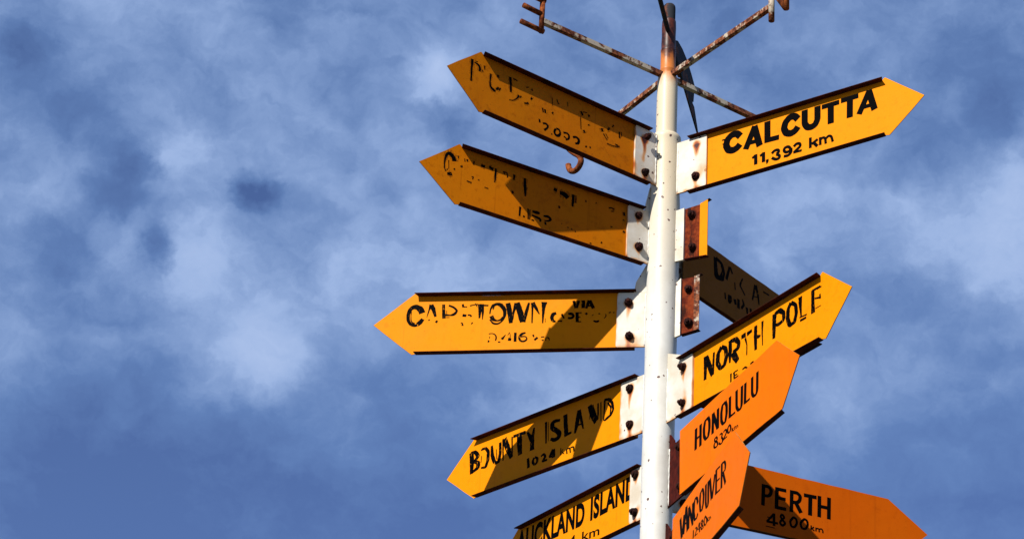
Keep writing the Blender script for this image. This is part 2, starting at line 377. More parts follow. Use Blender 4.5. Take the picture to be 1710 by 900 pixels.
WORN = {
 'cap_name': [[(0.9104,0.0461,0.0189,0.0211),(0.9169,0.0628,0.0189,0.0211),(0.9297,0.0722,0.0162,0.0181),(0.9434,0.0746,0.0135,0.0151),(0.955,0.0667,0.0122,0.0136),(0.9622,0.0533,0.0122,0.0136),(0.9644,0.0353,0.0108,0.012),(0.9623,0.0172,0.0103,0.0114),(0.9544,0.0006,0.0094,0.0105),(0.939,-0.0073,0.0081,0.009),(0.9257,-0.0046,0.0081,0.009)],[(0.9528,0.0546,0.0032,0.0036),(0.9528,0.035,0.0022,0.0024),(0.9513,0.014,0.0032,0.0036),(0.9453,0.0048,0.004,0.0045),(0.9356,0.0016,0.0049,0.0054)],[(0.9246,-0.0016,0.0135,0.015),(0.9146,0.0102,0.0121,0.0135),(0.9059,0.0205,0.0108,0.012)],[(0.9228,-0.0076,0.0032,0.0036),(0.9101,0.0026,0.0038,0.0042),(0.9018,0.0189,0.0027,0.003)],[(0.8776,0.0815,0.0122,0.0136),(0.8844,0.0605,0.0049,0.0054),(0.8916,0.0276,0.0019,0.0021)],[(0.8776,0.0815,0.0122,0.0136),(0.8699,0.0662,0.0135,0.0151),(0.8581,0.0299,0.007,0.0078)],[(0.8829,0.0184,0.0054,0.006),(0.8812,0.0139,0.0049,0.0054)],[(0.8551,0.0043,0.0067,0.0075),(0.8503,0.0132,0.0067,0.0075)],[(0.8305,0.0819,0.0094,0.0106),(0.8286,0.0532,0.0094,0.0105),(0.8253,0.0216,0.0108,0.012)],[(0.8167,0.056,0.0013,0.0015),(0.8157,0.0409,0.0022,0.0024)],[(0.8099,0.0769,0.0054,0.006),(0.7962,0.072,0.0059,0.0066),(0.7835,0.0627,0.0067,0.0075),(0.7775,0.0535,0.0059,0.0066)],[(0.8235,0.0366,0.0067,0.0075),(0.8019,0.0346,0.004,0.0045),(0.7912,0.0358,0.0081,0.009),(0.781,0.0446,0.0081,0.009),(0.7764,0.0565,0.0048,0.0054)],[(0.8175,0.0259,0.0022,0.0024),(0.804,0.0256,0.0022,0.0024)],[(0.7564,0.0816,0.0067,0.0075),(0.7542,0.068,0.0067,0.0075)],[(0.7543,0.0695,0.0032,0.0036),(0.7395,0.0692,0.0032,0.0036)],[(0.729,0.0735,0.0032,0.0036),(0.7078,0.079,0.0032,0.0036),(0.6971,0.0787,0.0038,0.0042)],[(0.7081,0.0835,0.0027,0.003),(0.7005,0.0683,0.0027,0.003)],[(0.7548,0.0335,0.0081,0.009),(0.74,0.0317,0.0067,0.0075)],[(0.7348,0.0345,0.0043,0.0048),(0.72,0.0342,0.0048,0.0054),(0.7222,0.0268,0.0067,0.0075)],[(0.7595,0.0007,0.0038,0.0042),(0.7502,0.0005,0.0038,0.0042),(0.7535,-0.0099,0.0038,0.0042)],[(0.7563,-0.009,0.0027,0.003),(0.7482,-0.0091,0.0027,0.003)],[(0.719,-0.0047,0.0038,0.0042),(0.7141,0.0026,0.0038,0.0042)],[(0.6969,0.0757,0.0043,0.0048),(0.6579,0.0733,0.0048,0.0054)],[(0.6918,0.0801,0.0108,0.0121),(0.6889,0.053,0.0102,0.0114),(0.6897,0.02,0.0048,0.0054)],[(0.6797,0.0798,0.0075,0.0084),(0.6778,0.0467,0.007,0.0078),(0.6773,0.0138,0.0021,0.0024)],[(0.6505,0.0371,0.0038,0.0042),(0.649,0.058,0.0048,0.0054),(0.6404,0.0729,0.0094,0.0105),(0.6247,0.08,0.008,0.009),(0.6083,0.0736,0.0121,0.0135),(0.5952,0.0538,0.012,0.0135),(0.5928,0.0328,0.0094,0.0105),(0.5972,0.0149,0.0067,0.0075),(0.6071,0.0002,0.0043,0.0048),(0.6201,-0.0069,0.0053,0.006),(0.6363,-0.0036,0.0053,0.006),(0.6492,0.0131,0.0037,0.0042)],[(0.6394,0.0548,0.0027,0.003),(0.6361,0.0667,0.004,0.0045)],[(0.6447,0.028,0.0134,0.015),(0.6371,0.0129,0.0107,0.012),(0.6208,0.0065,0.004,0.0045),(0.6077,0.0107,0.0053,0.006),(0.6003,0.024,0.004,0.0045)],[(0.5833,0.082,0.0147,0.0165),(0.5763,0.0503,0.016,0.018),(0.5682,-0.0036,0.012,0.0134)],[(0.5525,0.0813,0.0107,0.012),(0.561,0.038,0.0067,0.0075),(0.5622,0.0082,0.0037,0.0042)],[(0.5485,0.0812,0.0161,0.018),(0.5313,0.0313,0.0187,0.0209)],[(0.5491,0.0826,0.0153,0.0171),(0.5403,0.0582,0.019,0.0214),(0.5247,-0.0004,0.0152,0.017)],[(0.5034,0.0815,0.0063,0.0071),(0.5095,0.0518,0.0101,0.0114),(0.5197,-0.0005,0.0101,0.0113)],[(0.4907,0.0812,0.0076,0.0086),(0.4888,0.0513,0.0056,0.0063),(0.4878,-0.0054,0.0038,0.0042)],[(0.4894,0.0812,0.0127,0.0143),(0.4743,0.0566,0.0089,0.01),(0.4618,0.0322,0.003,0.0034)],[(0.4451,0.083,0.0177,0.02),(0.4467,0.0617,0.0114,0.0128),(0.4474,0.022,0.0063,0.0071),(0.4474,-0.0063,0.0038,0.0042)],[(0.4382,0.0132,0.0015,0.0017),(0.4375,-0.0037,0.0015,0.0017)],[(0.334,0.086,0.0076,0.0085),(0.3239,0.0545,0.0088,0.0099)],[(0.3138,0.0856,0.0088,0.01),(0.3214,0.0545,0.0076,0.0085)],[(0.2974,0.0866,0.0114,0.0128),(0.2962,0.0539,0.0113,0.0128)],[(0.2747,0.086,0.0101,0.0114),(0.2848,0.0522,0.0076,0.0085)],[(0.2722,0.086,0.0088,0.01),(0.2571,0.0515,0.0101,0.0113)],[(0.2802,0.0634,0.005,0.0057),(0.2626,0.063,0.005,0.0057)],[(0.3975,0.035,0.0076,0.0085),(0.41,0.031,0.0114,0.0128),(0.4144,0.0155,0.0114,0.0127),(0.4086,-0.0002,0.0076,0.0085),(0.3985,-0.0004,0.005,0.0057)],[(0.3772,0.0303,0.0063,0.0071),(0.3663,0.0116,0.005,0.0057)],[(0.3898,0.0008,0.0035,0.004),(0.3734,0.0005,0.005,0.0057)],[(0.352,0.0311,0.0063,0.0071),(0.3369,0.0307,0.0088,0.0099),(0.3302,0.0207,0.0076,0.0085),(0.3361,0.0123,0.0076,0.0085),(0.3525,0.0127,0.0055,0.0062)],[(0.3182,0.036,0.0101,0.0113),(0.3166,-0.0051,0.0088,0.0099)],[(0.3194,0.0337,0.0035,0.004),(0.3018,0.0342,0.004,0.0045)],[(0.3161,0.0147,0.0035,0.004),(0.3048,0.0159,0.0025,0.0028)],[(0.3154,-0.0037,0.003,0.0034),(0.3016,-0.004,0.003,0.0034)],[(0.2866,0.0324,0.0063,0.0071),(0.2801,0.0266,0.0063,0.0071)],[(0.2553,-0.0008,0.0038,0.0042),(0.245,-0.0067,0.0063,0.007),(0.2339,-0.0013,0.005,0.0056)],[(0.2623,0.0205,0.002,0.0023),(0.2562,0.026,0.002,0.0023)],[(0.2375,0.0284,0.0035,0.004),(0.2312,0.0283,0.0035,0.004)],[(0.2154,0.0082,0.002,0.0023),(0.207,0.0193,0.003,0.0034),(0.211,0.0264,0.0025,0.0028)],[(0.1986,0.0304,0.0035,0.004),(0.1912,0.0344,0.0035,0.004)],[(0.1812,0.0342,0.0035,0.004),(0.1786,0.0299,0.0035,0.004)]],
 'cap_dist': [[(0.6521,-0.079,0.008,0.0089),(0.6454,-0.0792,0.004,0.0044)],[(0.6498,-0.0479,0.0027,0.003),(0.6366,-0.0453,0.0027,0.003),(0.6243,-0.0515,0.0037,0.0042),(0.6196,-0.0649,0.0048,0.0053),(0.623,-0.0767,0.0043,0.0047)],[(0.6452,-0.0584,0.0021,0.0024),(0.6461,-0.0673,0.0021,0.0024)],[(0.6133,-0.0828,0.0037,0.0041),(0.604,-0.083,0.0037,0.0041)],[(0.5993,-0.0713,0.008,0.0089),(0.5881,-0.0567,0.0032,0.0036),(0.5857,-0.0523,0.0021,0.0024)],[(0.6007,-0.0698,0.0048,0.0053),(0.5915,-0.0685,0.0037,0.0042)],[(0.5754,-0.0718,0.0096,0.0107),(0.5633,-0.0735,0.008,0.0089)],[(0.5716,-0.0422,0.0021,0.0024),(0.5668,-0.0572,0.0021,0.0024),(0.5689,-0.069,0.0027,0.003)],[(0.5775,-0.0569,0.0016,0.0018),(0.5728,-0.0452,0.0016,0.0018)],[(0.5489,-0.0442,0.008,0.0089),(0.5483,-0.0827,0.0085,0.0095)],[(0.5099,-0.0459,0.0045,0.0051),(0.5248,-0.0498,0.0076,0.0085),(0.5342,-0.0636,0.0071,0.0079),(0.531,-0.0778,0.0063,0.007),(0.5194,-0.0836,0.005,0.0056),(0.5058,-0.0783,0.0055,0.0062),(0.5025,-0.0685,0.004,0.0045),(0.5117,-0.0599,0.0035,0.0039),(0.5267,-0.0624,0.0045,0.0051)],[(0.4817,-0.0549,0.0063,0.007),(0.4775,-0.0649,0.003,0.0034)],[(0.4756,-0.0775,0.0063,0.007),(0.4636,-0.0666,0.0063,0.007)],[(0.4511,-0.0654,0.0035,0.0039),(0.4385,-0.0643,0.003,0.0034)],[(0.4479,-0.0795,0.0035,0.0039),(0.4404,-0.0783,0.0035,0.0039)],[(0.4322,-0.0658,0.003,0.0034),(0.4327,-0.0813,0.003,0.0034)],[(0.4283,-0.0673,0.0035,0.0039),(0.4195,-0.0689,0.004,0.0045),(0.419,-0.0802,0.0025,0.0028)]],
 'bou_name': [[(0.9904,0.0656,0.0198,0.015),(0.9834,0.0196,0.0197,0.015),(0.9825,-0.0291,0.0144,0.0109)],[(0.9935,0.0641,0.0132,0.01),(0.9676,0.0613,0.0164,0.0125),(0.9497,0.039,0.0164,0.0125),(0.9645,0.0238,0.0144,0.011),(0.9805,0.0237,0.0105,0.008)],[(0.9739,0.0218,0.0118,0.009),(0.9473,0.0091,0.0196,0.0149),(0.9457,-0.0108,0.0183,0.0139),(0.9673,-0.019,0.0144,0.0109),(0.9862,-0.0232,0.0118,0.0089)],[(0.9354,0.0591,0.0079,0.006),(0.9101,0.0613,0.0117,0.009),(0.8926,0.0415,0.0143,0.0109),(0.8927,0.0028,0.0143,0.0109),(0.9033,-0.0231,0.013,0.0099),(0.9291,-0.018,0.0078,0.0059)],[(0.9301,0.0332,0.0033,0.0025),(0.931,0.0043,0.0033,0.0025)],[(0.9294,0.0646,0.0052,0.004),(0.9037,0.0618,0.0065,0.005)],[(0.875,0.0606,0.0104,0.008),(0.8683,0.015,0.0162,0.0124),(0.8531,-0.0184,0.0161,0.0123)],[(0.8277,0.061,0.0116,0.0089),(0.8239,0.0115,0.0129,0.0099),(0.831,-0.0201,0.0161,0.0123),(0.8529,-0.0209,0.0142,0.0108)],[(0.848,0.038,0.0032,0.0025),(0.8414,-0.0074,0.0039,0.003)],[(0.8127,0.071,0.0077,0.006),(0.8057,-0.0227,0.0064,0.0049)],[(0.8062,0.0691,0.0225,0.0173),(0.7805,0.018,0.0224,0.0172),(0.7617,-0.026,0.0114,0.0088)],[(0.7621,0.0655,0.0064,0.0049),(0.7557,-0.023,0.0064,0.0049)],[(0.7557,0.0636,0.0128,0.0099),(0.6872,0.0622,0.0158,0.0123)],[(0.7212,0.0604,0.0222,0.0172),(0.7183,0.0187,0.0222,0.0172),(0.7121,-0.0263,0.0177,0.0137)],[(0.6777,0.0593,0.0076,0.0059),(0.6503,0.0175,0.0219,0.0171)],[(0.6413,0.0675,0.0075,0.0059),(0.6478,0.0263,0.0157,0.0122),(0.6474,-0.0264,0.02,0.0155)],[(0.6711,0.0525,0.005,0.0039),(0.6575,0.034,0.005,0.0039)],[(0.5772,0.0719,0.01,0.0078),(0.5714,-0.0204,0.0062,0.0048)],[(0.5647,0.0681,0.0025,0.002),(0.5596,-0.0145,0.0025,0.0019)],[(0.5002,0.0555,0.0098,0.0078),(0.5247,0.0607,0.0154,0.0122),(0.5427,0.0566,0.0186,0.0146),(0.5414,0.0347,0.0198,0.0155),(0.5192,0.0185,0.0185,0.0145),(0.5001,0.0008,0.0196,0.0154),(0.5051,-0.0166,0.0184,0.0145),(0.526,-0.0198,0.0172,0.0135),(0.5479,-0.0085,0.0111,0.0087)],[(0.474,0.0713,0.0172,0.0136),(0.468,0.0196,0.0171,0.0135),(0.4627,-0.0223,0.0183,0.0144)],[(0.463,-0.016,0.0134,0.0106),(0.4362,-0.0147,0.0097,0.0077)],[(0.4018,0.068,0.0133,0.0106),(0.408,0.0154,0.0182,0.0144),(0.4178,-0.0241,0.0085,0.0067)],[(0.3988,0.0671,0.0121,0.0097),(0.384,0.0128,0.0109,0.0086),(0.3735,-0.0186,0.0048,0.0038)],[(0.4075,0.0058,0.0073,0.0058),(0.3806,0.0047,0.006,0.0048)],[(0.3454,0.0695,0.018,0.0144),(0.3314,0.025,0.0168,0.0134),(0.3118,-0.014,0.0107,0.0086)],[(0.3393,0.0652,0.0048,0.0038),(0.3424,0.0095,0.0024,0.0019)],[(0.3009,0.065,0.006,0.0048),(0.2978,0.0005,0.0083,0.0067),(0.3093,-0.0054,0.006,0.0048)],[(0.3334,0.0657,0.012,0.0096),(0.3095,-0.0006,0.0167,0.0133)],[(0.2658,0.0682,0.0083,0.0067),(0.2666,0.0238,0.0059,0.0048),(0.2676,-0.0181,0.0036,0.0028)],[(0.2862,0.0652,0.0048,0.0038),(0.2825,-0.0136,0.003,0.0024)],[(0.2687,0.0691,0.0083,0.0067),(0.2421,0.0632,0.013,0.0105),(0.2267,0.0442,0.0118,0.0095),(0.2195,0.0138,0.0082,0.0066),(0.2332,-0.0053,0.0106,0.0085),(0.2533,-0.0132,0.0106,0.0085),(0.2647,-0.019,0.0059,0.0047)],[(0.2504,0.0516,0.0059,0.0048),(0.2318,0.027,0.0071,0.0057),(0.2364,0.0003,0.003,0.0024)]],
 'bou_dist': [[(0.667,-0.0539,0.01,0.0078),(0.6611,-0.0959,0.0125,0.0097)],[(0.6328,-0.0616,0.0087,0.0068),(0.641,-0.0758,0.0112,0.0087),(0.6307,-0.093,0.01,0.0077),(0.6158,-0.0879,0.0099,0.0077),(0.614,-0.0695,0.0112,0.0087),(0.6298,-0.0601,0.0087,0.0068)],[(0.5958,-0.0677,0.0074,0.0058),(0.5811,-0.0602,0.0099,0.0077),(0.571,-0.075,0.0111,0.0087),(0.5882,-0.0912,0.0099,0.0077),(0.561,-0.0907,0.0099,0.0077)],[(0.5329,-0.0556,0.0098,0.0077),(0.5465,-0.0799,0.0098,0.0077),(0.5523,-0.0838,0.0086,0.0067),(0.5191,-0.0842,0.0098,0.0077)],[(0.5298,-0.0565,0.0154,0.012),(0.5277,-0.0925,0.0153,0.012)],[(0.4903,-0.0635,0.0037,0.0029),(0.4886,-0.0932,0.0049,0.0038)],[(0.4778,-0.072,0.0037,0.0029),(0.4864,-0.0788,0.0037,0.0029),(0.4706,-0.0938,0.0036,0.0029)],[(0.4596,-0.0774,0.0049,0.0038),(0.4554,-0.0983,0.0061,0.0048)],[(0.4566,-0.0773,0.0061,0.0048),(0.4417,-0.0766,0.0061,0.0048),(0.4375,-0.0989,0.006,0.0048)],[(0.4387,-0.0775,0.0061,0.0048),(0.422,-0.0773,0.006,0.0048),(0.4185,-0.0989,0.006,0.0048)]],
 'nor_name': [[(0.2816,0.0703,0.0192,0.0129),(0.2806,-0.0249,0.0136,0.0091)],[(0.2851,0.0666,0.0205,0.0138),(0.3065,0.0194,0.0218,0.0147),(0.3243,-0.0239,0.0169,0.0114)],[(0.3311,0.0665,0.0095,0.0064),(0.3263,-0.0224,0.0122,0.0082)],[(0.376,0.0689,0.0202,0.0137),(0.3563,0.0495,0.0189,0.0128),(0.3536,0.0143,0.0202,0.0137),(0.3709,-0.0151,0.0188,0.0127),(0.3941,-0.0108,0.0187,0.0127),(0.4068,0.0202,0.0187,0.0127),(0.3996,0.0548,0.0188,0.0128),(0.3759,0.0698,0.0168,0.0115)],[(0.4271,0.0754,0.016,0.011),(0.4279,0.0299,0.0173,0.0118),(0.426,-0.0144,0.008,0.0054)],[(0.4272,0.0709,0.0167,0.0114),(0.459,0.067,0.0232,0.0159),(0.4791,0.0453,0.0165,0.0113),(0.4728,0.0253,0.0198,0.0136),(0.4432,0.0215,0.0166,0.0113)],[(0.4432,0.0215,0.0265,0.0181),(0.4567,-0.002,0.0264,0.0181),(0.4722,-0.0261,0.0197,0.0135)],[(0.492,0.0604,0.0198,0.0136),(0.5181,0.0619,0.0236,0.0163)],[(0.5247,0.0592,0.0196,0.0136),(0.5539,0.0634,0.0143,0.0099)],[(0.515,0.0487,0.0092,0.0063),(0.5252,0.0176,0.0052,0.0036),(0.5243,-0.0223,0.0052,0.0036)],[(0.5753,0.0735,0.0143,0.0099),(0.5737,0.0293,0.0162,0.0112),(0.5761,-0.023,0.0116,0.008)],[(0.5834,0.0267,0.0162,0.0112),(0.5963,0.0201,0.0129,0.009),(0.5995,0.0277,0.0077,0.0054)],[(0.614,0.0755,0.0103,0.0072),(0.6123,0.0314,0.0064,0.0045),(0.6146,-0.0208,0.0039,0.0027)],[(0.6824,0.0761,0.0191,0.0134),(0.6794,0.0306,0.0178,0.0125),(0.6783,-0.02,0.0127,0.0089)],[(0.6824,0.0739,0.0159,0.0112),(0.711,0.0776,0.0222,0.0156),(0.7331,0.0594,0.0158,0.0111),(0.7331,0.0306,0.0138,0.0098),(0.7048,0.0246,0.0177,0.0124),(0.6826,0.0315,0.0089,0.0062)],[(0.774,0.0801,0.0188,0.0133),(0.7583,0.0644,0.0157,0.0111),(0.7551,0.0259,0.0175,0.0124),(0.7676,-0.0058,0.0175,0.0123),(0.7926,-0.0029,0.0161,0.0114),(0.8039,0.0277,0.0149,0.0106),(0.799,0.0629,0.0149,0.0106),(0.774,0.081,0.0156,0.0111)],[(0.8252,0.0828,0.0174,0.0124),(0.8251,0.0497,0.0136,0.0097),(0.8298,0.0037,0.0062,0.0044)],[(0.8205,0.0031,0.0062,0.0044),(0.8606,-0.0004,0.0061,0.0044)],[(0.8236,-0.01,0.0111,0.0079),(0.8575,-0.0109,0.0098,0.007)],[(0.8938,0.0802,0.0147,0.0106),(0.8934,0.0341,0.0147,0.0105),(0.8943,-0.0101,0.017,0.0122)],[(0.8889,0.0779,0.0098,0.007),(0.9348,0.0772,0.0097,0.007)],[(0.9165,0.0727,0.003,0.0022),(0.9409,0.0746,0.0049,0.0035)],[(0.9039,0.0428,0.0061,0.0044),(0.9344,0.0343,0.0085,0.0061)],[(0.9315,0.0487,0.0061,0.0044),(0.9343,0.03,0.0061,0.0044)],[(0.9066,0.0023,0.0036,0.0026),(0.9371,0.0026,0.003,0.0022)]],
 'nor_dist': [[(0.4333,-0.0586,0.0079,0.0054),(0.4339,-0.0936,0.0066,0.0045)],[(0.451,-0.0602,0.0092,0.0063),(0.4535,-0.0888,0.0066,0.0045)],[(0.4511,-0.0615,0.0066,0.0045),(0.474,-0.0612,0.0066,0.0045)],[(0.4532,-0.0753,0.0053,0.0036),(0.4709,-0.076,0.0066,0.0045)],[(0.4514,-0.0862,0.0066,0.0045),(0.4776,-0.0849,0.0079,0.0054)],[(0.5002,-0.0697,0.0078,0.0054),(0.5164,-0.0659,0.0091,0.0063),(0.5295,-0.0755,0.0065,0.0045),(0.5231,-0.0886,0.0052,0.0036)],[(0.5455,-0.0664,0.0078,0.0053),(0.5597,-0.0622,0.0091,0.0062),(0.5681,-0.0687,0.0052,0.0036)]],
 'pud_name': [[(0.9336,0.0739,0.0099,0.0096),(0.9336,0.0229,0.0071,0.0068),(0.9322,-0.022,0.0063,0.0061)],[(0.9238,0.0641,0.0042,0.0041),(0.9053,0.0615,0.0089,0.0085),(0.8954,0.05,0.0089,0.0085),(0.898,0.0348,0.0071,0.0068)],[(0.9224,0.07,0.0021,0.0021),(0.9079,0.0727,0.0028,0.0027)],[(0.8765,0.0688,0.005,0.0048),(0.8753,0.0517,0.0028,0.0027)],[(0.886,0.0471,0.0028,0.0027),(0.8817,0.0383,0.0028,0.0027)],[(0.8467,0.0465,0.0064,0.0062),(0.8477,0.0074,0.005,0.0048),(0.8455,-0.0092,0.0071,0.0068),(0.8321,-0.0175,0.0107,0.0102),(0.821,-0.0197,0.0071,0.0068)],[(0.8142,0.0553,0.0079,0.0075),(0.8134,0.0433,0.0057,0.0055)],[(0.8178,-0.0114,0.0089,0.0085),(0.8078,0.0034,0.0072,0.0068)],[(0.8069,-0.0102,0.005,0.0048),(0.7986,0.0038,0.0036,0.0034)],[(0.7585,0.0705,0.0101,0.0096),(0.7538,0.0371,0.0079,0.0076),(0.7518,0.0063,0.0072,0.0069)],[(0.7454,0.069,0.0043,0.0041),(0.7248,0.0673,0.0051,0.0048)],[(0.7577,-0.0296,0.0029,0.0027),(0.7394,-0.0254,0.0029,0.0027),(0.7219,-0.0092,0.0043,0.0041),(0.7137,0.0084,0.0091,0.0086)],[(0.7095,-0.0003,0.0036,0.0034),(0.7026,0.0096,0.0044,0.0041)],[(0.6603,0.0205,0.0073,0.0069),(0.6526,0.0167,0.0091,0.0086)],[(0.688,-0.0159,0.0058,0.0055),(0.668,-0.0074,0.0066,0.0062)],[(0.6831,0.0568,0.0036,0.0035),(0.6703,0.0623,0.0029,0.0028)],[(0.6589,0.0601,0.0059,0.0055),(0.6511,0.0546,0.0044,0.0042)],[(0.561,0.0627,0.003,0.0028),(0.5573,0.0288,0.0019,0.0017)],[(0.6047,-0.0001,0.0044,0.0041),(0.5981,-0.0168,0.0051,0.0048)],[(0.5915,-0.0016,0.0074,0.0069),(0.5888,-0.0163,0.0059,0.0055)],[(0.5572,-0.0066,0.0067,0.0062),(0.5521,0.0026,0.0037,0.0035)],[(0.5398,0.0642,0.0033,0.0031),(0.5282,0.0471,0.0042,0.0039)],[(0.4888,0.0738,0.0025,0.0024),(0.4857,0.055,0.0021,0.002)],[(0.4235,0.0611,0.0076,0.0071),(0.4141,0.045,0.0085,0.0079)],[(0.4127,0.0616,0.0034,0.0032),(0.3934,0.0657,0.0034,0.0032)],[(0.3885,0.0537,0.0085,0.0079),(0.3801,0.0592,0.006,0.0055)],[(0.3848,0.0191,0.0068,0.0063),(0.3824,0.0141,0.006,0.0055)],[(0.4245,0.0366,0.0025,0.0024),(0.4198,-0.0174,0.0021,0.002)],[(0.4069,-0.0161,0.0076,0.007),(0.4021,-0.0261,0.0076,0.007)],[(0.3221,0.0271,0.0094,0.0087),(0.3172,0.0151,0.0077,0.0071)],[(0.2962,0.0338,0.006,0.0055),(0.2852,0.0324,0.006,0.0055),(0.2879,0.0453,0.006,0.0055)],[(0.2706,0.0525,0.0052,0.0048),(0.2646,0.0651,0.0043,0.004)],[(0.3125,0.007,0.0034,0.0032),(0.2942,-0.0135,0.0034,0.0032)],[(0.3018,0.0114,0.0026,0.0024),(0.2902,-0.0039,0.0026,0.0024)],[(0.2361,0.0466,0.0052,0.0048),(0.2341,0.0192,0.0043,0.004)],[(0.2265,0.0486,0.0035,0.0032),(0.2258,0.0307,0.0026,0.0024)],[(0.2935,-0.0293,0.0034,0.0031),(0.2629,-0.0288,0.0034,0.0032),(0.2327,-0.0184,0.0061,0.0055)],[(0.2546,-0.0174,0.0052,0.0047),(0.2415,-0.016,0.0043,0.0039)]],
 'pud_dist': [[(0.6176,-0.0621,0.0144,0.0135),(0.6093,-0.0606,0.0103,0.0096)],[(0.5984,-0.0659,0.0066,0.0062),(0.5861,-0.0608,0.0074,0.007),(0.5731,-0.0653,0.0091,0.0085),(0.5766,-0.0786,0.0066,0.0062),(0.5906,-0.0923,0.0082,0.0077)],[(0.5567,-0.094,0.0058,0.0054),(0.5524,-0.0962,0.0058,0.0054)],[(0.5372,-0.0642,0.0075,0.007),(0.5447,-0.0812,0.0083,0.0077),(0.5356,-0.0932,0.0091,0.0085),(0.523,-0.09,0.0104,0.0097),(0.5144,-0.0765,0.0075,0.007),(0.5203,-0.0611,0.0075,0.007),(0.5351,-0.0621,0.0075,0.007)],[(0.5009,-0.0669,0.0067,0.0062),(0.4862,-0.0609,0.0067,0.0062),(0.4731,-0.0674,0.0084,0.0078),(0.4744,-0.0837,0.0067,0.0062),(0.4888,-0.0936,0.005,0.0046)],[(0.498,-0.0816,0.0058,0.0054),(0.4849,-0.0861,0.0042,0.0039)],[(0.4559,-0.0682,0.0076,0.007),(0.4413,-0.0602,0.0084,0.0078),(0.4259,-0.0678,0.0105,0.0097),(0.4294,-0.0851,0.0093,0.0085),(0.4441,-0.0911,0.0059,0.0054)],[(0.3949,-0.0868,0.0059,0.0054),(0.3888,-0.0795,0.0051,0.0047)],[(0.3759,-0.079,0.0076,0.007),(0.3695,-0.0784,0.0068,0.0062)]],
 'cen_name': [[(0.8995,0.0609,0.0147,0.015),(0.9041,0.0782,0.0147,0.0151),(0.9198,0.0882,0.013,0.0134),(0.9311,0.0825,0.0098,0.01),(0.9366,0.0669,0.0072,0.0074),(0.9392,0.0421,0.0045,0.0047),(0.9382,0.0185,0.0039,0.004),(0.9307,0.0075,0.0026,0.0027)],[(0.9227,0.058,0.0026,0.0027),(0.9201,0.0213,0.0019,0.002)],[(0.9282,0.0185,0.0058,0.006),(0.9247,0.0163,0.0052,0.0053)],[(0.9253,0.0008,0.0081,0.0083),(0.9137,0.0014,0.0114,0.0116),(0.9057,0.0058,0.0098,0.01)],[(0.9006,0.028,0.0039,0.004),(0.8939,0.0286,0.0052,0.0053)],[(0.8848,0.09,0.0046,0.0047),(0.883,0.0786,0.0033,0.0034)],[(0.8735,0.0476,0.0052,0.0054),(0.8637,0.0516,0.0046,0.0047)],[(0.8578,0.0873,0.0026,0.0027),(0.8552,0.0745,0.0026,0.0027)],[(0.8477,0.0874,0.0066,0.0067),(0.8454,0.0779,0.0046,0.0047)],[(0.8175,0.0892,0.0053,0.0054),(0.8198,0.0729,0.0026,0.0027)],[(0.7884,0.082,0.0083,0.0084),(0.7714,0.081,0.0099,0.0101)],[(0.755,0.0884,0.0073,0.0074),(0.7375,0.0806,0.0116,0.0118)],[(0.7262,0.0896,0.0067,0.0068),(0.7266,0.0568,0.0073,0.0074),(0.7269,0.0292,0.0033,0.0034)],[(0.6922,0.0892,0.006,0.0061),(0.6897,0.0763,0.0027,0.0027)],[(0.687,0.0876,0.004,0.0041),(0.6784,0.087,0.0047,0.0047),(0.6756,0.0673,0.004,0.0041)],[(0.6479,0.0906,0.0084,0.0085),(0.6482,0.0663,0.0054,0.0054)],[(0.8247,0.0198,0.0026,0.0027),(0.815,0.0249,0.0026,0.0027),(0.8208,0.0109,0.0026,0.0027)],[(0.8433,-0.0036,0.0033,0.0033),(0.8231,-0.0052,0.0039,0.004)],[(0.7961,0.0193,0.0039,0.004),(0.7925,0.0154,0.0033,0.0033)],[(0.7693,-0.0057,0.0026,0.0027),(0.7525,-0.0052,0.0026,0.0027)],[(0.6553,0.0123,0.01,0.0101),(0.6451,0.0123,0.0067,0.0067)],[(0.6022,0.09,0.0086,0.0087),(0.5991,0.0487,0.011,0.0111),(0.596,0.0137,0.0047,0.0047)],[(0.4772,0.086,0.0119,0.0119),(0.4629,0.0827,0.012,0.012)],[(0.4505,0.0788,0.012,0.012),(0.4282,0.0782,0.018,0.0179),(0.4154,0.0663,0.016,0.0159)],[(0.3921,0.0903,0.0112,0.0112),(0.3916,0.0621,0.0088,0.0088),(0.3937,0.0371,0.0056,0.0056)],[(0.3807,0.0901,0.004,0.004),(0.3804,0.0577,0.004,0.004)],[(0.4518,0.0218,0.0056,0.0055),(0.4492,0.0106,0.0048,0.0048)],[(0.3367,0.0846,0.004,0.004),(0.3363,0.0746,0.0032,0.0032)],[(0.2937,0.0868,0.0057,0.0056),(0.2896,0.0861,0.0057,0.0056)],[(0.2359,0.0837,0.0041,0.004),(0.2237,0.0898,0.0049,0.0048),(0.2111,0.0838,0.0065,0.0064)],[(0.2252,0.073,0.0033,0.0032),(0.2109,0.0777,0.0033,0.0032)],[(0.169,0.0876,0.0074,0.0073),(0.1651,0.0726,0.0066,0.0064)],[(0.1728,0.0537,0.0033,0.0032),(0.1644,0.0524,0.0041,0.004)],[(0.169,0.0062,0.0065,0.0064),(0.1626,0.0002,0.0065,0.0064)],[(0.2247,0.0042,0.0041,0.004),(0.2166,0.0089,0.0033,0.0032)]],
